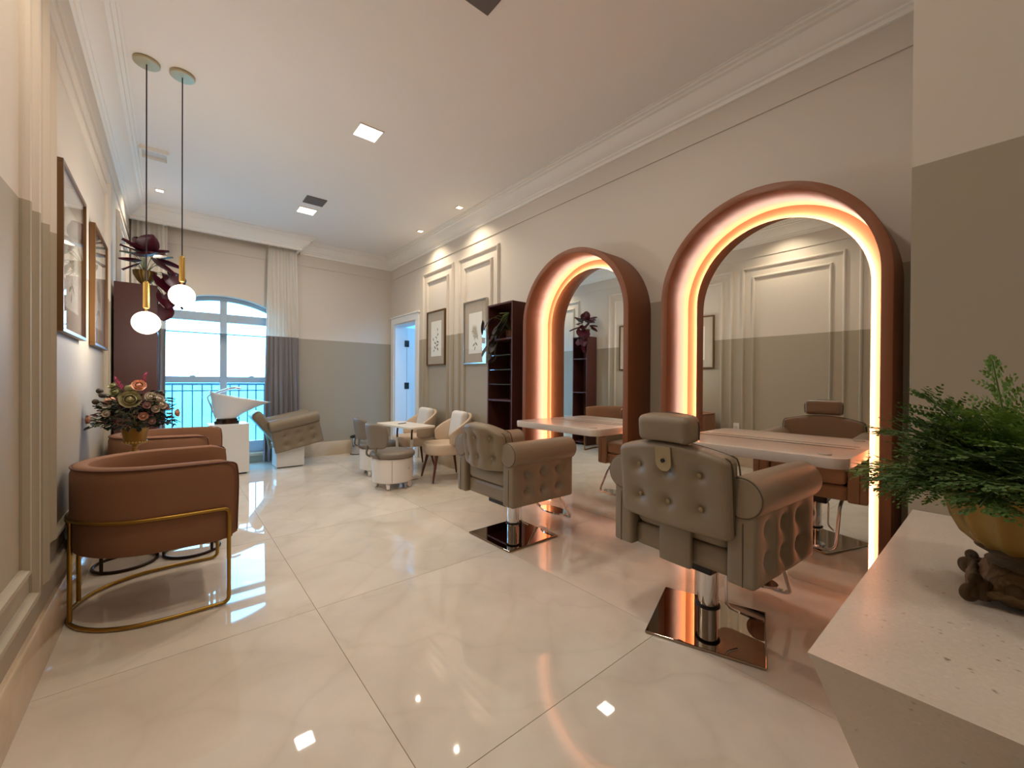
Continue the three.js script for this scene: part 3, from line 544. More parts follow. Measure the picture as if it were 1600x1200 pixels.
{
  const U = [1.09, 0.7985, 0.035], t = thing('urn_planter', 'ornate antique gold fluted urn on the stone counter', 'urn', U, 0.06);
  urnPot(t, [[0.03, 0.082], [0.066, 0.087], [0.084, 0.104], [0.096, 0.13], [0.103, 0.16], [0.106, 0.182], [0.116, 0.198], [0.122, 0.205], [0.117, 0.207], [0.102, 0.19], [0.094, 0.165], [0.02, 0.15]], 14, 0.085, mUrnGold);
  part(t, 'neck', lathe([[0.050, 0.055], [0.056, 0.062], [0.048, 0.069], [0.056, 0.076], [0.068, 0.083], [0.066, 0.090], [0.03, 0.092]], 40), mUrnDark);
  const prof = [[0.082, 0.012], [0.081, 0.022], [0.072, 0.028], [0.064, 0.042], [0.056, 0.053], [0.050, 0.060]];
  const sq = (r, y) => { const a = []; for (let i = 0; i < 48; i++) { const th = i / 48 * Math.PI * 2, c = Math.cos(th), s = Math.sin(th), k = Math.pow(Math.pow(Math.abs(c), 3.2) + Math.pow(Math.abs(s), 3.2), -1 / 3.2); const wav = 1 - 0.06 * Math.abs(Math.sin(2 * th + Math.PI / 2)) + 0.025 * Math.sin(th * 24); a.push(V(r * c * k * wav, y + 0.003 * Math.sin(th * 16 + y * 300), -r * s * k * wav)); } return a; };
  part(t, 'foot', loft(prof.map(([r, y]) => sq(r, y))), mUrnDark, null, 'dark carved square foot');
  for (let q = 0; q < 4; q++) { const a = Math.PI / 4 + q * Math.PI / 2, c = Math.cos(a), s = Math.sin(a); const sc = part(t, 'scroll_foot', merge([new THREE.TorusGeometry(0.009, 0.0065, 10, 24).translate(0, -0.006, 0), new THREE.SphereGeometry(0.011, 12, 8).scale(1, 1, 0.8).translate(0, -0.006, 0), new THREE.TorusGeometry(0.006, 0.005, 8, 20).translate(-0.008, 0.016, 0), new THREE.SphereGeometry(0.007, 10, 8).translate(-0.008, 0.016, 0), new THREE.CylinderGeometry(0.010, 0.013, 0.03, 12).translate(-0.016, 0.0, 0)]), mUrnDark, [c * 0.104, 0.0235, s * 0.104]); sc.rotation.y = -a; }
  for (let q = 0; q < 4; q++) for (let k = -1; k <= 1; k++) { const a = q * Math.PI / 2; const o = part(t, 'leaf_relief', new THREE.SphereGeometry(0.012, 12, 8).scale(0.5, 1.2, 1), mUrnDark, [Math.cos(a) * 0.066 - Math.sin(a) * k * 0.026, 0.034 - 0.004 * Math.abs(k), Math.sin(a) * 0.066 + Math.cos(a) * k * 0.026]); o.rotation.y = -a; }
  // fern: every frond a part
  const f = thing('fern', 'feathery green fern spilling from the gold urn', 'plant', [U[0], U[1] + 0.158, U[2]]);
  part(f, 'soil', cyl(0.088, 0.094, 0.02, 24, 0, 0.0), M('#1d150d', 0.95));
  const lf = leafGeo(1, 0.75, 0.1, 0, 3);
  function frond(az, el, L, droop, mat, upright = false) {
    const d0 = V(Math.cos(az) * Math.cos(el), Math.sin(el), Math.sin(az) * Math.cos(el)), pts = [], N = 26; let p = V(Math.cos(az) * 0.02, 0.02, Math.sin(az) * 0.02), d = d0.clone(); const st = L / N;
    for (let i = 0; i <= N; i++) { pts.push(p.clone()); p = p.clone().addScaledVector(d, st); d.y -= droop * st * (0.4 + 1.2 * i / N) * 4; d.normalize(); }
    const geos = [tube(new THREE.CatmullRomCurve3(pts), 0.0013, 20, 5)];
    for (let i = 4; i <= N; i++) for (const s of [-1, 1]) {
      const u = i / N, dir = (pts[Math.min(N, i + 1)].clone().sub(pts[Math.max(0, i - 1)])).normalize(); let side = dir.clone().cross(V(0, 1, 0)); if (side.lengthSq() < 0.02) side = V(-Math.sin(az), 0, Math.cos(az)); side.normalize(); const nrm = side.clone().cross(dir);
      const pl = L * (upright ? 0.46 * Math.pow(1 - u, 0.85) * Math.min(1, 0.35 + 2.2 * u) : 0.40 * Math.pow(Math.max(0, Math.sin(Math.PI * Math.pow(0.10 + 0.87 * u, 0.9))), 0.7)) * rr(0.85, 1.1) + 0.006, pd = side.clone().multiplyScalar(s).addScaledVector(dir, 0.75).addScaledVector(nrm, rr(-0.55, 0.5)).normalize(), m = Math.max(3, Math.round(pl / 0.0075));
      for (let k = 1; k <= m; k++) for (const e of k === m ? [0] : [-1, 1]) { const q = pts[i].clone().addScaledVector(pd, pl * k / m); const across = pd.clone().cross(nrm).normalize(); const ld = pd.clone().addScaledVector(across, e * 1.0).addScaledVector(nrm, rr(-0.3, 0.3)).normalize(); const sz = 0.0098 * (1 - 0.4 * k / m) * rr(0.8, 1.25); geos.push(placed(lf.clone().scale(sz, sz, sz), q, ld, rr(-0.4, 0.4), nrm)); }
    }
    part(f, 'frond', merge(geos), mat);
  }
  const cam = Math.PI - 0.878; // azimuth toward the left of the picture seen from the camera: -x,-z side
  // fronds reaching left (towards -z,-x) in the picture, upright ones in the middle
  const toLeft = Math.atan2(-0.77, -0.64); // world direction of picture-left
  for (let i = 0; i < 20; i++) frond(toLeft + rr(-0.8, 0.8), 0.1 + 0.9 * (i + rnd()) / 20, rr(0.15, 0.215), rr(0.5, 1.2), i % 3 ? mFern : mFern2);
  for (let i = 0; i < 14; i++) frond(rr(0, 6.28), 0.2 + 0.9 * (i + rnd()) / 14, rr(0.13, 0.19), rr(0.6, 1.2), i % 3 ? mFern : mFern2);
  for (let i = 0; i < 7; i++) frond(toLeft + Math.PI + rr(-0.8, 0.8), rr(0.3, 1.0), rr(0.14, 0.2), rr(0.5, 1.1), mFern);
  for (let i = 0; i < 4; i++) frond(toLeft + 1.57 + rr(-0.6, 0.6), rr(0.9, 1.2), rr(0.13, 0.16), rr(0.3, 0.6), mFern2, true);
  frond(toLeft + 0.1, 1.40, 0.225, 0.02, mFern2, true); frond(toLeft + 2.6, 1.2, 0.17, 0.2, mFern2, true); frond(toLeft + 0.3, 1.1, 0.17, 0.2, mFern2, true);
  for (let i = 0; i < 5; i++) { const a = toLeft + rr(-1.4, 1.6); part(f, 'leaf', placed(leafGeo(rr(0.07, 0.1), 0.06, 0.12), V(Math.cos(a) * 0.04, 0.04, Math.sin(a) * 0.04), V(Math.cos(a), 0.15, Math.sin(a))), mLeafDark); }
  const c = thing('white_cup', 'small white ceramic cup behind the gold urn', 'cup', [1.30, 0.7985, 0.035]);
  part(c, 'cup_body', lathe([[0, 0.001], [0.022, 0.001], [0.03, 0.012], [0.034, 0.05], [0.032, 0.05], [0.027, 0.014], [0, 0.008]], 32), mCeramic);
}
// ------------------------------------------------------------------ shelf units and their plants
function shelfUnit(label, x0, x1, z0, z1, H, openDir, glassY) {
  const t = thing('shelf_unit', label, 'shelf', [0, 0, 0], 0, 'tall dark red-brown shelf units'), k = 0.018, back = openDir < 0 ? x1 : x0;
  part(t, 'side_panel', bx(x0, x1, 0.001, H, z0, z0 + k, 0.001), mCabinet); part(t, 'side_panel', bx(x0, x1, 0.001, H, z1 - k, z1, 0.001), mCabinet);
  part(t, 'top_panel', bx(x0, x1, H - k, H, z0 + k, z1 - k), mCabinet); part(t, 'back_panel', bx(openDir < 0 ? x1 - 0.008 : x0, openDir < 0 ? x1 : x0 + 0.008, 0.001, H - k, z0 + k, z1 - k), mCabinet);
  for (const y of [1.60, 0.978, 0.50, 0.06]) part(t, 'shelf', bx(openDir < 0 ? x0 : x0 + 0.008, openDir < 0 ? x1 - 0.008 : x1, y - k, y, z0 + k, z1 - k), mCabinet);
  for (const y of glassY) part(t, 'glass_shelf', bx(openDir < 0 ? x0 + 0.01 : x0 + 0.009, openDir < 0 ? x1 - 0.009 : x1 - 0.01, y - 0.008, y, z0 + k, z1 - k), new THREE.MeshPhysicalMaterial({ color: new THREE.Color('#cfe0d8'), roughness: 0.02, transmission: 0.9, thickness: 0 }));
  return t;
}
shelfUnit('tall dark red-brown open shelf unit beside the farther arched mirror', 2.565, XR - 0.02, -3.50, -3.09, 1.96, -1, [1.434, 1.285, 1.136]);
shelfUnit('tall dark red-brown shelf unit standing against the left wall', XL + 0.021, -0.107, -5.20, -4.86, 2.0, 1, []);
{
  const P = [-0.195, 2.0005, -4.97], t = thing('bowl_planter', 'small fluted bronze bowl on the left shelf unit', 'planter', P);
  urnPot(t, [[0.0, 0.001], [0.03, 0.001], [0.035, 0.008], [0.025, 0.016], [0.05, 0.045], [0.078, 0.10], [0.082, 0.135], [0.076, 0.135], [0.07, 0.10], [0.01, 0.08]], 18, 0.06, M('#6f5626', 0.45, { metalness: 0.5 }));
  const f = thing('red_leaf_plant', 'plant with large dark burgundy leaves trailing from the bronze bowl', 'plant', [P[0], P[1] + 0.09, P[2]]);
  const leaf = (tip, size, dir, mat, roll = 0) => {
    const a = V(0, 0, 0), b = V(...tip), mid = a.clone().lerp(b, 0.5).add(V(0, 0.06, 0));
    const stem = tube(new THREE.QuadraticBezierCurve3(a, mid, b), 0.003, 14, 6); const lp = part(f, 'leaf', placed(leafGeo(size, size * 1.15, 0.12, 0.3, 10), b, V(...dir), roll), mat); part(lp, 'stem', stem, M('#7c8a6a', 0.6));
  };
  const list = [[[-0.05, 0.20, 0.04], 0.12, [-0.8, 0.2, 0.6], 0], [[-0.03, 0.20, 0.05], 0.15, [-0.6, 0.4, 0.6], 0], [[0.01, 0.23, 0.02], 0.14, [0.3, 0.9, 0.3], 1], [[0.06, 0.20, 0.03], 0.12, [0.8, 0.3, 0.5], 0], [[0.0, 0.16, 0.07], 0.14, [0.3, 0.1, 1], 0], [[0.09, 0.10, 0.06], 0.16, [0.8, -0.5, 0.6], 0], [[0.12, 0.14, 0.0], 0.13, [1, -0.2, 0.2], 0], [[-0.07, 0.10, 0.07], 0.11, [-0.7, 0.0, 0.7], 0], [[-0.06, 0.06, 0.09], 0.11, [-0.7, -0.5, 0.7], 0],
    [[0.11, -0.02, 0.08], 0.14, [0.35, -0.9, 0.4], 0], [[0.17, 0.0, 0.05], 0.15, [0.5, -0.8, 0.3], 0], [[0.13, -0.16, 0.06], 0.13, [0.2, -0.95, 0.3], 0.2], [[0.19, -0.17, 0.04], 0.12, [0.6, -0.8, 0.2], 0], [[0.14, -0.28, 0.05], 0.11, [-0.1, -1, 0.2], 0.3], [[0.05, 0.2, -0.07], 0.13, [0.5, 0.6, -0.8], 1], [[0.16, 0.05, -0.06], 0.14, [0.9, -0.3, -0.5], 1], [[-0.02, 0.25, -0.04], 0.12, [-0.3, 0.9, -0.4], 1], [[-0.06, 0.17, 0.03], 0.10, [-0.9, 0.1, 0.4], 2], [[0.1, 0.17, -0.03], 0.1, [0.9, 0.5, -0.2], 2]];
  for (const [tip, s, d, m] of list) leaf(tip, s * 1.12, d, m === 2 ? mLeafGrey : mLeafRed, rr(-0.4, 0.4));
}
{
  const P = [2.72, 1.601, -3.29], t = thing('round_planter', 'small terracotta pot on the top shelf beside the mirror', 'planter', P);
  part(t, 'pot', lathe([[0, 0.001], [0.05, 0.001], [0.062, 0.05], [0.066, 0.09], [0.06, 0.09], [0.055, 0.06], [0, 0.05]], 32), M('#7b4a2c', 0.6));
  const f = thing('trailing_plant', 'dark trailing leafy plant hanging out of the top shelf', 'plant', [P[0], P[1] + 0.07, P[2]]);
  for (let i = 0; i < 15; i++) {
    const dz = rr(-0.16, 0.08), dy = i < 8 ? rr(0.02, 0.16) : rr(-0.32, -0.02), dx = dy < 0 ? -rr(0.18, 0.24) : -rr(0.10, 0.2), b = V(dx, dy, dy < 0 ? rr(-0.13, 0.0) : dz); if (b.z + P[2] > -3.16) b.z = -0.02;
    const lp = part(f, 'leaf', placed(leafGeo(rr(0.08, 0.12), rr(0.06, 0.085), 0.12, 0.2, 8), b, V(-0.45, -0.7, rr(-0.5, 0.3)), rr(-0.4, 0.4)), mLeafBrown);
    part(lp, 'stem', tube(new THREE.QuadraticBezierCurve3(V(0, 0, 0), V(dx * 0.7, 0.1 + Math.max(0, dy), b.z * 0.6), b), 0.002, 12, 5), mStem);
  }
  part(f, 'leaf', placed(leafGeo(0.13, 0.09, 0.1, 0.2, 8), V(-0.19, 0.11, -0.23), V(-0.1, -1, -0.15), 0), mLeafBrown);
  for (let i = 0; i < 5; i++) { const a = rr(-0.4, 0.9), geos = [], tip = V(-0.14 - 0.04 * i * 0.3, 0.06 + 0.03 * i, 0.05 + rr(-0.05, 0.03)), base = V(-0.08, 0.20, 0.04); for (let k = 0; k <= 12; k++) for (const s of [-1, 1]) { const q = base.clone().lerp(tip, k / 12); geos.push(placed(leafGeo(0.035 * (1 - 0.5 * k / 12), 0.008, 0.05, 0, 3), q, V(-0.2, -0.5, s * 0.9 + a * 0.2))); } part(f, 'fern_sprig', merge(geos), M('#76834f', 0.7, { side: THREE.DoubleSide })); }
}
// ------------------------------------------------------------------ flower arrangement on the side table
{
  const P = [-0.185, 0.6825, -3.53], t = thing('flower_urn', 'gold footed urn on the side table by the armchairs', 'urn', P);
  part(t, 'urn_body', lathe([[0, 0.001], [0.042, 0.001], [0.042, 0.008], [0.03, 0.014], [0.014, 0.03], [0.013, 0.05], [0.03, 0.062], [0.056, 0.072], [0.060, 0.08], [0.055, 0.09], [0.060, 0.13], [0.068, 0.168], [0.072, 0.17], [0.064, 0.17], [0.054, 0.13], [0.0, 0.11]], 48), M('#9a7330', 0.4, { metalness: 0.6 }));
  for (let i = 0; i < 22; i++) { const a = i / 22 * 6.283; part(t, 'bead', new THREE.SphereGeometry(0.0065, 8, 6), mBrass, [Math.cos(a) * 0.056, 0.081, Math.sin(a) * 0.056]); }
  const f = thing('flower_bouquet', 'wide bouquet of blush and cream roses with dark foliage in the gold urn', 'flowers', [P[0], P[1] + 0.15, P[2]]);
  function roseGeo(R) { const g = []; for (let ring = 0; ring < 4; ring++) { const n = [3, 5, 6, 7][ring], r = R * [0.22, 0.45, 0.70, 0.95][ring], h = R * [1.0, 0.95, 0.88, 0.72][ring]; for (let i = 0; i < n; i++) { const a0 = i / n * 6.283 + ring * 0.5, w = 6.283 / n * 0.72, pos = [], idx = []; const A = 6, B = 5; for (let b = 0; b <= B; b++) for (let a = 0; a <= A; a++) { const u = a / A - 0.5, v = b / B, th = a0 + u * w * 2 * (1 - 0.25 * v), rad = r * (0.35 + 0.65 * Math.sin(Math.min(1, v * 1.35) * 1.57)) * (1 - (ring < 3 ? 0.22 : 0.0) * v * v + (ring === 3 && v > 0.75 ? 0.1 * (v - 0.75) * 4 : 0)); pos.push(rad * Math.cos(th), h * v * (1 - 0.5 * u * u * 2) - R * 0.35, rad * Math.sin(th)); } for (let b = 0; b < B; b++) for (let a = 0; a < A; a++) { const k = b * (A + 1) + a; idx.push(k, k + 1, k + A + 2, k, k + A + 2, k + A + 1); } const q = new THREE.BufferGeometry(); q.setAttribute('position', new THREE.Float32BufferAttribute(pos, 3)); q.setIndex(idx); q.computeVertexNormals(); g.push(uvBox(q)); } } g.push(new THREE.SphereGeometry(R * 0.30, 12, 8).scale(1, 1.3, 1).translate(0, R * 0.22, 0)); for (let i = 0; i < 5; i++) g.push(new THREE.TorusGeometry(R * (0.12 + 0.05 * i), R * 0.035, 5, 18, 4.2).rotateX(Math.PI / 2).rotateY(i * 1.3).translate(0, R * (0.60 - 0.05 * i), 0)); return merge(g); }
  const rose = roseGeo(1), pm = c => M(c, 0.8, { side: THREE.DoubleSide });
  const C = { blush: pm('#d09a80'), cream: pm('#a59d72'), green: pm('#83825a'), white: pm('#c2b4a0'), pink: pm('#a98078') };
  const left = V(-0.769, 0, -0.639).normalize(), front = V(0.0, 0, 1).applyAxisAngle(V(0, 1, 0), 0.1); // picture-left at this place is about -x
  const X = V(1, 0, 0), Fz = V(0, 0, 1);
  const at = (sx, sy, sz) => V(sx, sy, sz);
  const flowers = [[-0.20, 0.085, 0.05, 0.026, 'blush', [-1, 0.1, 0.4]], [0.045, 0.10, 0.14, 0.024, 'blush', [0.1, 0.1, 1]], [0.02, 0.285, 0.03, 0.036, 'blush', [0.1, 0.5, 1]], [-0.015, 0.20, 0.12, 0.05, 'cream', [0, 0.3, 1]], [-0.085, 0.245, 0.05, 0.028, 'green', [-0.4, 0.5, 0.8]], [-0.10, 0.285, 0.0, 0.024, 'green', [-0.5, 0.8, 0.5]], [-0.05, 0.22, 0.10, 0.022, 'green', [-0.2, 0.5, 1]], [0.075, 0.215, 0.09, 0.03, 'white', [0.4, 0.5, 1]], [0.115, 0.20, 0.08, 0.03, 'white', [0.6, 0.4, 0.8]], [0.13, 0.165, 0.09, 0.026, 'white', [0.6, 0.2, 0.8]], [0.06, 0.165, 0.13, 0.02, 'pink', [0.3, 0.2, 1]], [0.15, 0.15, 0.06, 0.024, 'pink', [0.8, 0.3, 0.5]], [0.205, 0.105, 0.02, 0.026, 'blush', [1, 0.1, 0.4]], [0.085, 0.065, 0.13, 0.018, 'pink', [0.4, -0.1, 1]], [0.10, 0.14, 0.11, 0.022, 'white', [0.4, 0.2, 1]], [-0.12, 0.12, 0.10, 0.02, 'white', [-0.4, 0.2, 1]], [-0.02, 0.26, -0.08, 0.035, 'cream', [0, 0.7, -0.6]], [0.1, 0.2, -0.1, 0.03, 'white', [0.4, 0.5, -0.8]], [-0.12, 0.18, -0.1, 0.03, 'blush', [-0.5, 0.4, -0.8]]];
  for (const [x, y, z, r, c, d] of flowers) { const q = new THREE.Quaternion().setFromUnitVectors(V(0, 1, 0), V(...d).normalize()); const m = part(f, 'rose', rose.clone().scale(r, r, r), C[c], [x, y, z]); m.quaternion.copy(q); part(f, 'stem', tube(new THREE.QuadraticBezierCurve3(V(0, 0, 0), V(x * 0.3, y * 0.6, z * 0.3), V(x, y - r * 0.3, z)), 0.002, 10, 5), mStem); }
  for (const [x, y, z] of [[-0.155, 0.255, 0.04], [-0.17, 0.19, 0.06], [-0.14, 0.23, 0.08], [0.13, 0.23, 0.02]]) { part(f, 'seed_pod', new THREE.SphereGeometry(0.017, 14, 10), M('#3a332c', 0.7), [x, y, z]); part(f, 'stem', tube(new THREE.QuadraticBezierCurve3(V(0, 0, 0), V(x * 0.4, y * 0.7, z * 0.4), V(x, y, z)), 0.0018, 10, 5), mStem); }
  const foliage = [], dark = [], wine = []; for (let i = 0; i < 620; i++) { const a = rr(0, 6.283), e = rr(-0.15, 1.2), R0 = rr(0.5, 1) , b = V(Math.cos(a) * 0.19 * R0 * Math.cos(e * 0.8), 0.03 + 0.19 * R0 * Math.sin(Math.max(0, e)) + rr(0, 0.05), Math.sin(a) * 0.13 * R0 * Math.cos(e * 0.8)), d = V(Math.cos(a), rr(-0.5, 0.8), Math.sin(a)); (i % 3 === 0 ? foliage : i % 5 === 0 ? wine : dark).push(placed(leafGeo(rr(0.025, 0.05), rr(0.014, 0.026), 0.15, 0, 4), b, d, rr(-0.6, 0.6))); }
  for (let i = 0; i < 40; i++) dark.push(placed(leafGeo(rr(0.03, 0.05), rr(0.018, 0.028), 0.15, 0, 4), V(rr(-0.2, 0.2), rr(0.02, 0.07), rr(0, 0.11)), V(rr(-1, 1), -0.3, rr(0.2, 1)), rr(-0.5, 0.5)));
  for (const [n, g, c] of [['foliage', foliage, '#4c5438'], ['foliage', dark, '#16241c'], ['foliage', wine, '#5a2030']]) { const m = part(f, n, merge(g), M(c, 0.7, { side: THREE.DoubleSide })); m.userData.kind = 'stuff'; }
  for (const [x, y, z, dx] of [[0.035, 0.29, 0.0, 0.02], [-0.06, 0.26, 0.03, -0.03]]) { const g = []; for (let i = 0; i < 70; i++) { const u = rnd(); g.push(placed(leafGeo(0.035 * (1 - 0.6 * u), 0.0025, 0.2, 0, 3), V(x + dx * u, y + 0.075 * u, z), V(rr(-1, 1), 1.1, rr(-1, 1)))); } const m = part(f, 'feather_plume', merge(g), M('#a83a60', 0.9, { side: THREE.DoubleSide })); }
}
// ------------------------------------------------------------------ curtains
function curtain(label, xa, xb, xa2, xb2) { // top span and bottom span
  const t = thing('curtain', label, 'curtain', [0, 0, -6.62], 0, 'two-tone curtains at the window'), N = 150, folds = 7;
  const row = y => { const k = 1 - y / 3.17, a = xa + (xa2 - xa) * k, b = xb + (xb2 - xb) * k, out = [], inn = []; for (let i = 0; i <= N; i++) { const u = i / N, ph = u * folds * 6.283 + 0.7 * Math.sin(u * 9), amp = 0.014 + 0.022 * k, z = amp * Math.sin(ph) + 0.006 * Math.sin(ph * 2.3 + 3 * y); const x = a + (b - a) * u + 0.008 * Math.sin(ph * 2); out.push(V(x, y, z + 0.0015)); inn.push(V(x, y, z - 0.0015)); } return [...out, ...inn.reverse()]; };
  const span = (y0, y1, n) => { const r = []; for (let i = 0; i <= n; i++) r.push(row(y0 + (y1 - y0) * i / n)); return loft(r, { cap: false }); };
  part(t, 'upper_cloth', span(YP, 3.17, 8), mCurtW, null, 'white upper half of the curtain'); part(t, 'lower_cloth', span(0.015, YP, 10), mCurtG, null, 'grey lower half of the curtain');
  part(t, 'rod', new THREE.CylinderGeometry(0.01, 0.01, xb - xa, 10).rotateZ(Math.PI / 2).translate((xa + xb) / 2, 3.175, 0), mTrim);
}
curtain('tall curtain, white above and grey below, right of the window', 1.03, 1.385, 0.97, 1.45);
curtain('tall curtain, white above and grey below, left of the window behind the plant', -0.385, -0.055, -0.385, -0.09);
// ------------------------------------------------------------------ pictures
function printTex(kind) {
  const c = document.createElement('canvas'); c.width = 256; c.height = 400; const x = c.getContext('2d'); x.fillStyle = '#f3f1e6'; x.fillRect(0, 0, 256, 400);
  const leaf = (px, py, L, W, a, col) => { x.save(); x.translate(px, py); x.rotate(a); x.fillStyle = col; x.beginPath(); x.moveTo(0, 0); x.quadraticCurveTo(L / 2, -W, L, 0); x.quadraticCurveTo(L / 2, W, 0, 0); x.fill(); x.restore(); };
  const line = (pts, col, w) => { x.strokeStyle = col; x.lineWidth = w; x.beginPath(); x.moveTo(...pts[0]); for (const p of pts.slice(1)) x.lineTo(...p); x.stroke(); };
  if (kind === 0) { line([[120, 320], [130, 250], [150, 190], [160, 110]], '#5d6344', 3); line([[130, 250], [80, 230], [60, 210]], '#5d6344', 2); for (const [a, b, l, w, t, k] of [[120, 320, 60, 16, -2.4, '#4c553c'], [125, 290, 70, 20, -0.4, '#58624a'], [130, 260, 55, 16, 3.5, '#6a7354'], [140, 230, 60, 18, 0.3, '#49543c'], [150, 200, 50, 14, -2.6, '#6a7354'], [155, 170, 40, 12, -0.5, '#58624a'], [160, 115, 38, 10, -1.5, '#3f4834'], [60, 212, 30, 10, -1.9, '#39402f'], [150, 300, 50, 18, 0.9, '#3f4834'], [85, 320, 40, 14, 2.3, '#4c553c']]) leaf(a, b, l, w, t, k); x.fillStyle = '#2f3328'; for (const [a, b, r] of [[165, 100, 9], [58, 208, 10], [175, 150, 8]]) { x.beginPath(); x.arc(a, b, r, 0, 7); x.fill(); } }
  else { const n = kind === 1 ? 11 : 8; line([[128, 340], [132, 260], [128, 170]], '#8a7d62', 3); for (let r = 0; r < 3; r++) for (let i = 0; i < n; i++) { const a = -1.57 + (i - (n - 1) / 2) * 0.42; leaf(128 + (r - 1) * 16, 175 + r * 34, 66 - r * 8, 11, a, ['#b9ab92', '#a3947a', '#cabfa9'][(i + r) % 3]); } leaf(130, 290, 56, 16, 0.7, '#6f6a52'); leaf(128, 300, 60, 16, 2.6, '#7d7660'); leaf(130, 330, 44, 14, 1.9, '#4e4a3c'); }
  const t = new THREE.CanvasTexture(c); t.colorSpace = THREE.SRGBColorSpace; return t;
}
function picture(label, side, z0, z1, y0, y1, frameMat, kind, matCol) {
  const t = thing('framed_print', label, 'picture', [side < 0 ? XL : XR, (y0 + y1) / 2, (z0 + z1) / 2], side < 0 ? Math.PI / 2 : -Math.PI / 2, 'framed botanical prints'), w = z1 - z0, h = y1 - y0, f = 0.018, d = 0.03, off = 0.003;
  part(t, 'frame', merge([bx(-w / 2, w / 2, h / 2 - f, h / 2, off, d, 0.002), bx(-w / 2, w / 2, -h / 2, -h / 2 + f, off, d, 0.002), bx(-w / 2, -w / 2 + f, -h / 2 + f, h / 2 - f, off, d, 0.002), bx(w / 2 - f, w / 2, -h / 2 + f, h / 2 - f, off, d, 0.002)]), frameMat);
  part(t, 'mat_board', bx(-w / 2 + f, w / 2 - f, -h / 2 + f, h / 2 - f, off, 0.012), M(matCol, 0.9));
  const g = new THREE.PlaneGeometry(w * 0.56, h * 0.64); part(t, 'print', (() => { const b = new THREE.BoxGeometry(w * 0.56, h * 0.64, 0.0015); return b; })(), [M('#f3f1e6', 0.9), M('#f3f1e6', 0.9), M('#f3f1e6', 0.9), M('#f3f1e6', 0.9), M('#ffffff', 0.9, { map: printTex(kind) }), M('#f3f1e6', 0.9)], [0, -0.01, 0.0128]);
  part(t, 'glass', bx(-w / 2 + f, w / 2 - f, -h / 2 + f, h / 2 - f, 0.021, 0.0235), mGlass);
}
picture('framed print of a dark leafy sprig on the right wall near the door', 1, -5.40, -4.885, 1.385, 2.16, mFrameWood, 0, '#b3a591');
picture('framed print of a pale brown flower on the right wall by the shelf unit', 1, -4.42, -3.92, 1.375, 2.16, mFrameSilver, 1, '#b9ac9a');
picture('framed print on the left wall nearest the camera', -1, -3.36, -2.715, 1.375, 2.155, mFrameWood, 2, '#c2b6a6');
picture('framed print on the left wall beside the shelf unit', -1, -4.36, -3.70, 1.375, 2.155, mFrameWood, 1, '#c2b6a6');
{
  const t = thing('wall_socket', 'white power socket low on the left wall between two panels', 'socket', [XL, 0.54, -2.405]);
  part(t, 'plate', bx(0.0005, 0.008, -0.06, 0.06, -0.038, 0.038, 0.003), mWhiteGloss); part(t, 'outlet', bx(0.008, 0.0095, -0.018, 0.018, -0.02, 0.02, 0.0005), M('#c9c4bc', 0.4));
}
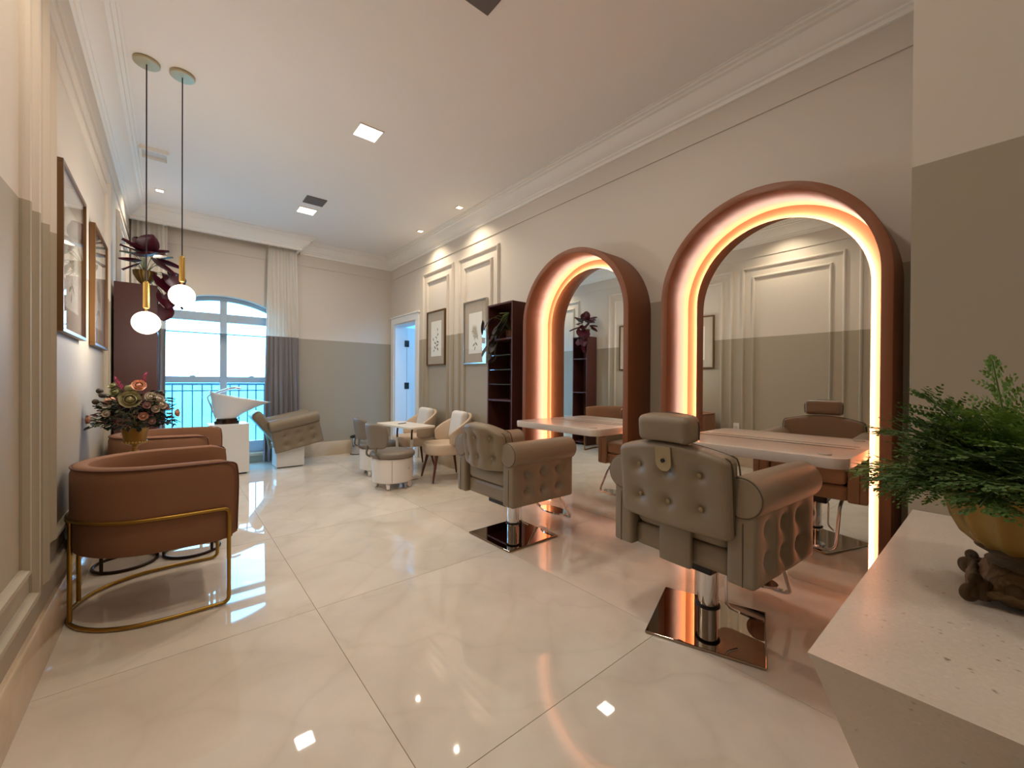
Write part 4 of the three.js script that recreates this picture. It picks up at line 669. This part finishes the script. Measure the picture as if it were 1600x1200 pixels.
// ------------------------------------------------------------------ shampoo basin and its chair
{
  const t = thing('shampoo_basin', 'white ceramic shampoo basin on a white box pedestal by the window', 'basin', [0, 0, -6.16]);
  part(t, 'pedestal', bx(0.33, 0.735, 0.02, 0.622, -0.17, 0.17, 0.006), mWhiteGloss); part(t, 'foot', bx(0.36, 0.71, 0.001, 0.02, -0.15, 0.15), mBlack);
  part(t, 'collar', merge([cyl(0.13, 0.13, 0.035, 40, 0.515, 0.6225), cyl(0.115, 0.115, 0.025, 40, 0.515, 0.6575)]), M('#5b4a40', 0.2, { metalness: 0.9 }));
  const rimY = x => 1.025 - 0.15 * Math.pow(Math.max(0, (x - 0.35) / 0.625), 0.75), N = 56;
  const ring = (k, ins) => { const xa = 0.40 - 0.06 * Math.pow(k, 0.8) + ins, xb = 0.615 + 0.385 * Math.pow(k, 1.1) - ins * 1.2, hw = 0.10 + 0.125 * Math.pow(k, 0.6) - ins, cx = (xa + xb) / 2, hx = (xb - xa) / 2, r = []; for (let i = 0; i < N; i++) { const a = i / N * 6.2832, c = Math.cos(a), s = Math.sin(a); const taper = 1 - 0.45 * k * Math.pow(Math.max(0, c), 1.6); const x = cx + hx * c, y0 = 0.68; r.push(V(x, y0 + (rimY(x) - y0) * k, -hw * s * taper)); } return r; };
  const rings = []; for (let i = 0; i <= 14; i++) rings.push(ring(i / 14, 0)); for (let i = 14; i >= 2; i--) rings.push(ring(i / 14, 0.016));
  part(t, 'bowl', loft(rings), mCeramic);
  const tc = spline([[0.40, 0.99, 0], [0.44, 1.01, 0], [0.53, 1.045, 0], [0.60, 1.06, 0], [0.655, 1.052, 0]]); part(t, 'tap', merge([capped(tube(tc, 0.016, 40, 12), tc, 0.016), cyl(0.02, 0.02, 0.03, 20, 0.40, 0.975)]), mChrome); part(t, 'hose', tube(spline([[0.36, 0.99, 0.03], [0.325, 0.95, 0.02], [0.35, 0.86, 0], [0.40, 0.70, 0.03], [0.42, 0.63, 0.05]]), 0.008, 50, 8), mChrome);

  const c = thing('shampoo_chair', 'tilted taupe shampoo chair on a white box base by the curtain', 'chair', [1.295, 0, -6.25]);
  part(c, 'base', bx(-0.25, 0.085, 0.012, 0.27, -0.14, 0.17, 0.004), mWhiteGloss); part(c, 'base_foot', bx(-0.235, 0.07, 0.001, 0.012, -0.125, 0.155), mBlack); part(c, 'pedal', bx(0.085, 0.12, 0.08, 0.1, 0.02, 0.05, 0.004), mBlack);
  const tilt = 0.208, P = (n, g, m, pos, sub) => { const o = part(c, n, g, m); const co = Math.cos(tilt), s = Math.sin(tilt); o.position.set(pos[0] * co - pos[1] * s, 0.27 + pos[0] * s + pos[1] * co, pos[2]); o.rotation.z = tilt; return o; };
  P('seat_base', cushion(0.54, 0.10, 0.40, 0.012, 0.04), mLeather, [0.02, 0.055, 0]); P('seat_cushion', cushion(0.55, 0.12, 0.39, 0.04, 0.025), mLeather, [0.02, 0.165, 0]);
  for (const s of [-1, 1]) {
    const dim = []; for (const x of [-0.15, 0.02, 0.19]) for (const y of [-0.06, 0.06]) dim.push([x, y]);
    const pn = P('side_panel', cushion(0.60, 0.29, 0.06, 0.012, 0.018, v => { if (v.z * s > 0.015) { let d = 0; for (const [x, y] of dim) d += 0.032 * Math.exp(-((v.x - x) ** 2 + (v.y - y) ** 2) / 0.0014); v.z += s * (0.014 - d); } }), mLeather, [0.02, 0.14, s * 0.228]);
    for (const [x, y] of dim) part(pn, 'button', new THREE.SphereGeometry(0.010, 10, 8).scale(1, 1, 0.5), mLeather, [x, y, s * 0.026]);
    const R = 0.078, L = 0.61; P('arm_seam', tube(spline([[-0.30, 0, s * 0.036], [0, 0, s * 0.037], [0.30, 0, s * 0.036]]), 0.004, 20, 6), mLeatherSeam, [0.02, 0.283, s * 0.233]); P('arm_roll', uvBox(lathe([[0.001, -L / 2], [R - 0.02, -L / 2], [R, -L / 2 + 0.02], [R, L / 2 - 0.02], [R - 0.02, L / 2], [0.001, L / 2]], 28).rotateZ(-Math.PI / 2)), mLeather, [0.02, 0.352, s * 0.248]);
  }
  const b = part(c, 'backrest', cushion(0.13, 0.52, 0.40, 0.05, 0.025), mLeather, [-0.335, 0.535, 0]); b.rotation.z = 0.66;
}
// ------------------------------------------------------------------ pedicure stools
function stool(label, pos, turn) {
  const t = thing('rolling_stool', label, 'stool', pos, turn, 'white drum rolling stools');
  part(t, 'drum', lathe([[0, 0.075], [0.212, 0.075], [0.218, 0.081], [0.218, 0.326], [0.21, 0.33], [0, 0.33]], 56), mWhiteGloss);
  part(t, 'drawer_front', (() => { const g = new THREE.CylinderGeometry(0.2205, 0.2205, 0.235, 40, 1, true, -0.55, 1.7); g.translate(0, 0.203, 0); return g; })(), M('#e6e1da', 0.18, { side: THREE.DoubleSide })); for (const a of [-0.55, 1.15]) part(t, 'drawer_seam', bx(-0.0015, 0.0015, 0.085, 0.32, 0.2185, 0.2212).rotateY(a), mLeatherSeam);
  const an = 0.3; part(t, 'drawer_knob', new THREE.SphereGeometry(0.010, 10, 8), mChrome, [0.226 * Math.sin(an), 0.22, 0.226 * Math.cos(an)]);
  part(t, 'seat', lathe([[0, 0.33], [0.21, 0.331], [0.236, 0.345], [0.242, 0.365], [0.235, 0.388], [0.205, 0.402], [0.12, 0.41], [0, 0.412]], 56), mGreyLeather);
  const arc = (r, y) => { const a = []; for (let i = 0; i <= 24; i++) { const u = i / 24 * 2 - 1, th = Math.PI + u * 0.95; a.push([r * Math.cos(th), y, r * Math.sin(th)]); } return a; };
  const rings = []; for (let i = 0; i <= 24; i++) { const u = i / 24 * 2 - 1, th = Math.PI + u * 0.88, e = Math.sqrt(Math.max(0, 1 - Math.pow(Math.abs(u), 6))), ring = []; for (let k = 0; k < 20; k++) { const a = k / 20 * 6.283, cy = 0.575, hy = 0.135 * (0.25 + 0.75 * e) * (u * u > 0.99 ? 0.9 : 1), hr = 0.026 * (0.3 + 0.7 * e); const sq = (v, p) => Math.sign(v) * Math.pow(Math.abs(v), p); const y = cy + hy * sq(Math.sin(a), 0.5), rad = 0.235 + 0.035 * (y - 0.44) / 0.27 + hr * sq(Math.cos(a), 0.7); ring.push(V(rad * Math.cos(th), y, rad * Math.sin(th))); } rings.push(ring); }
  part(t, 'backrest', loft(rings), mGreyLeather);
  for (const s of [-1, 1]) part(t, 'back_post', tube(spline([[-0.205, 0.34, s * 0.10], [-0.25, 0.37, s * 0.10], [-0.247, 0.46, s * 0.09]]), 0.011, 20, 8), M('#6f6a63', 0.4));
  for (let i = 0; i < 4; i++) { const a = Math.PI / 4 + i * Math.PI / 2, c = part(t, 'caster', merge([new THREE.CylinderGeometry(0.031, 0.031, 0.034, 20).rotateX(Math.PI / 2).translate(0, 0.032, 0), bx(-0.014, 0.014, 0.045, 0.076, -0.02, 0.02, 0.003)]), mCeramic, [0.178 * Math.cos(a), 0, 0.178 * Math.sin(a)]); c.rotation.y = i * 0.8 + 0.3; }
}
stool('white drum rolling stool with grey seat nearest the camera', [1.865, 0, -4.30], 0.12);
stool('white drum rolling stool with grey seat behind the nearer stool', [1.985, 0, -5.03], -0.1);
// ------------------------------------------------------------------ manicure table
{
  const t = thing('manicure_table', 'small white manicure table between the stools and the beige chairs', 'table', [2.16, 0, -4.62], 0.12);
  part(t, 'table_top', (() => { const s = new THREE.Shape(), a = 0.17, b = 0.40, r = 0.06; s.moveTo(-a + r, -b); s.lineTo(a - r, -b); s.quadraticCurveTo(a, -b, a, -b + r); s.lineTo(a, b - r); s.quadraticCurveTo(a, b, a - r, b); s.lineTo(-a + r, b); s.quadraticCurveTo(-a, b, -a, b - r); s.lineTo(-a, -b + r); s.quadraticCurveTo(-a, -b, -a + r, -b); const g = new THREE.ExtrudeGeometry(s, { depth: 0.016, bevelEnabled: true, bevelThickness: 0.003, bevelSize: 0.003, bevelSegments: 2 }); return g.rotateX(-Math.PI / 2).translate(0, 0.621, 0); })(), M('#e8dcc8', 0.35));
  for (const z of [0.16, -0.16]) { const cu = bend([[0.14, 0.607, z], [0.0, 0.607, z], [-0.01, 0.55, z], [-0.01, 0.30, z]], 0.05); part(t, 'arm_tube', capped(tube(cu, 0.011, 60, 10), cu, 0.011), M('#5c5048', 0.25, { metalness: 0.9 })); part(t, 'post', merge([cyl(0.022, 0.017, 0.03, 20, -0.01, 0.44, z), cyl(0.017, 0.017, 0.40, 20, -0.01, 0.04, z)]), mWhiteGloss); }
  part(t, 'floor_bar', bx(-0.07, 0.07, 0.001, 0.04, -0.2, 0.2, 0.012), mWhiteGloss);
  const tl = thing('nail_tool', 'thin dark tool lying on the manicure table', 'tool', [2.15, 0.6402, -4.68], 0.4); part(tl, 'tool_body', bx(-0.06, 0.06, 0.0, 0.01, -0.015, 0.015, 0.004), M('#8a7b5c', 0.4));
}
// ------------------------------------------------------------------ beige salon chairs
function salonChair(label, pos, turn) { // faces +x
  const t = thing('tub_chair', label, 'chair', pos, turn, 'beige tub chairs with wooden legs');
  const seat = []; for (let i = 0; i <= 10; i++) { const v = i / 10, a = -Math.PI / 2 + v * Math.PI, hy = 0.065 * Math.sin(a), k = 0.86 + 0.14 * Math.sqrt(Math.cos(a) + 1e-6); const r = []; for (let j = 0; j < 48; j++) { const th = j / 48 * 6.2832, c = Math.cos(th), s = Math.sin(th), q = Math.pow(Math.abs(c) ** 2.6 + Math.abs(s) ** 2.6, -1 / 2.6); r.push(V(0.26 * c * q * k, 0.372 + hy, -0.245 * s * q * k)); } seat.push(r); } 
  part(t, 'seat', loft(seat), mBeige);
  const rings = []; const n = 40; for (let i = 0; i <= n; i++) { const u = i / n * 2 - 1, th = Math.PI + u * 1.75, e = Math.sqrt(Math.max(0.02, 1 - Math.pow(Math.abs(u), 8))), top = 0.775 - 0.20 * Math.pow(Math.abs(u), 1.6), bot = 0.42; const ring = []; for (let k = 0; k < 24; k++) { const a = k / 24 * 6.2832, sq = (v, p) => Math.sign(v) * Math.pow(Math.abs(v), p), y = (top + bot) / 2 + (top - bot) / 2 * sq(Math.sin(a), 0.45) * (0.6 + 0.4 * e), lean = 0.05 * (y - 0.42) / 0.35, rad = 0.252 + lean + 0.024 * e * sq(Math.cos(a), 0.6); ring.push(V(rad * Math.cos(th), y, rad * Math.sin(th))); } rings.push(ring); }
  part(t, 'tub_back', loft(rings), mBeige);
  const pil = part(t, 'back_pillow', cushion(0.11, 0.36, 0.36, 0.05, 0.02, v => { v.x -= 0.9 * v.z * v.z * -1; }), mPillow, [-0.185, 0.618, 0]); pil.rotation.z = 0.16;
  for (const sx of [-1, 1]) for (const sz of [-1, 1]) { const c = new THREE.CylinderGeometry(0.02, 0.010, 0.32, 14); const a = V(sx * 0.16, 0.325, sz * 0.15), b = V(sx * 0.225, 0.008, sz * 0.215), d = a.clone().sub(b); c.scale(1, d.length() / 0.32, 1); const m = part(t, 'leg', c, mWoodLeg); m.position.copy(a.clone().add(b).multiplyScalar(0.5)); m.quaternion.setFromUnitVectors(V(0, 1, 0), d.normalize()); }
}
salonChair('beige tub chair with wooden legs beside the shelf unit', [2.515, 0, -4.27], Math.PI - 0.18);
salonChair('beige tub chair with wooden legs nearest the open door', [2.49, 0, -5.08], Math.PI - 0.1);
// ------------------------------------------------------------------ bin
{
  const t = thing('waste_bin', 'small chrome pedal bin against the far wall behind the stools', 'bin', [2.26, 0, -6.56]);
  part(t, 'body', cyl(0.105, 0.105, 0.25, 40, 0, 0.012), mChrome); part(t, 'base', cyl(0.11, 0.11, 0.011, 40, 0, 0.001), mBlack); part(t, 'lid', lathe([[0.112, 0.2625], [0.113, 0.272], [0.095, 0.292], [0.05, 0.303], [0, 0.306]], 40), mBlack);
}
renderer.render(scene, camera);
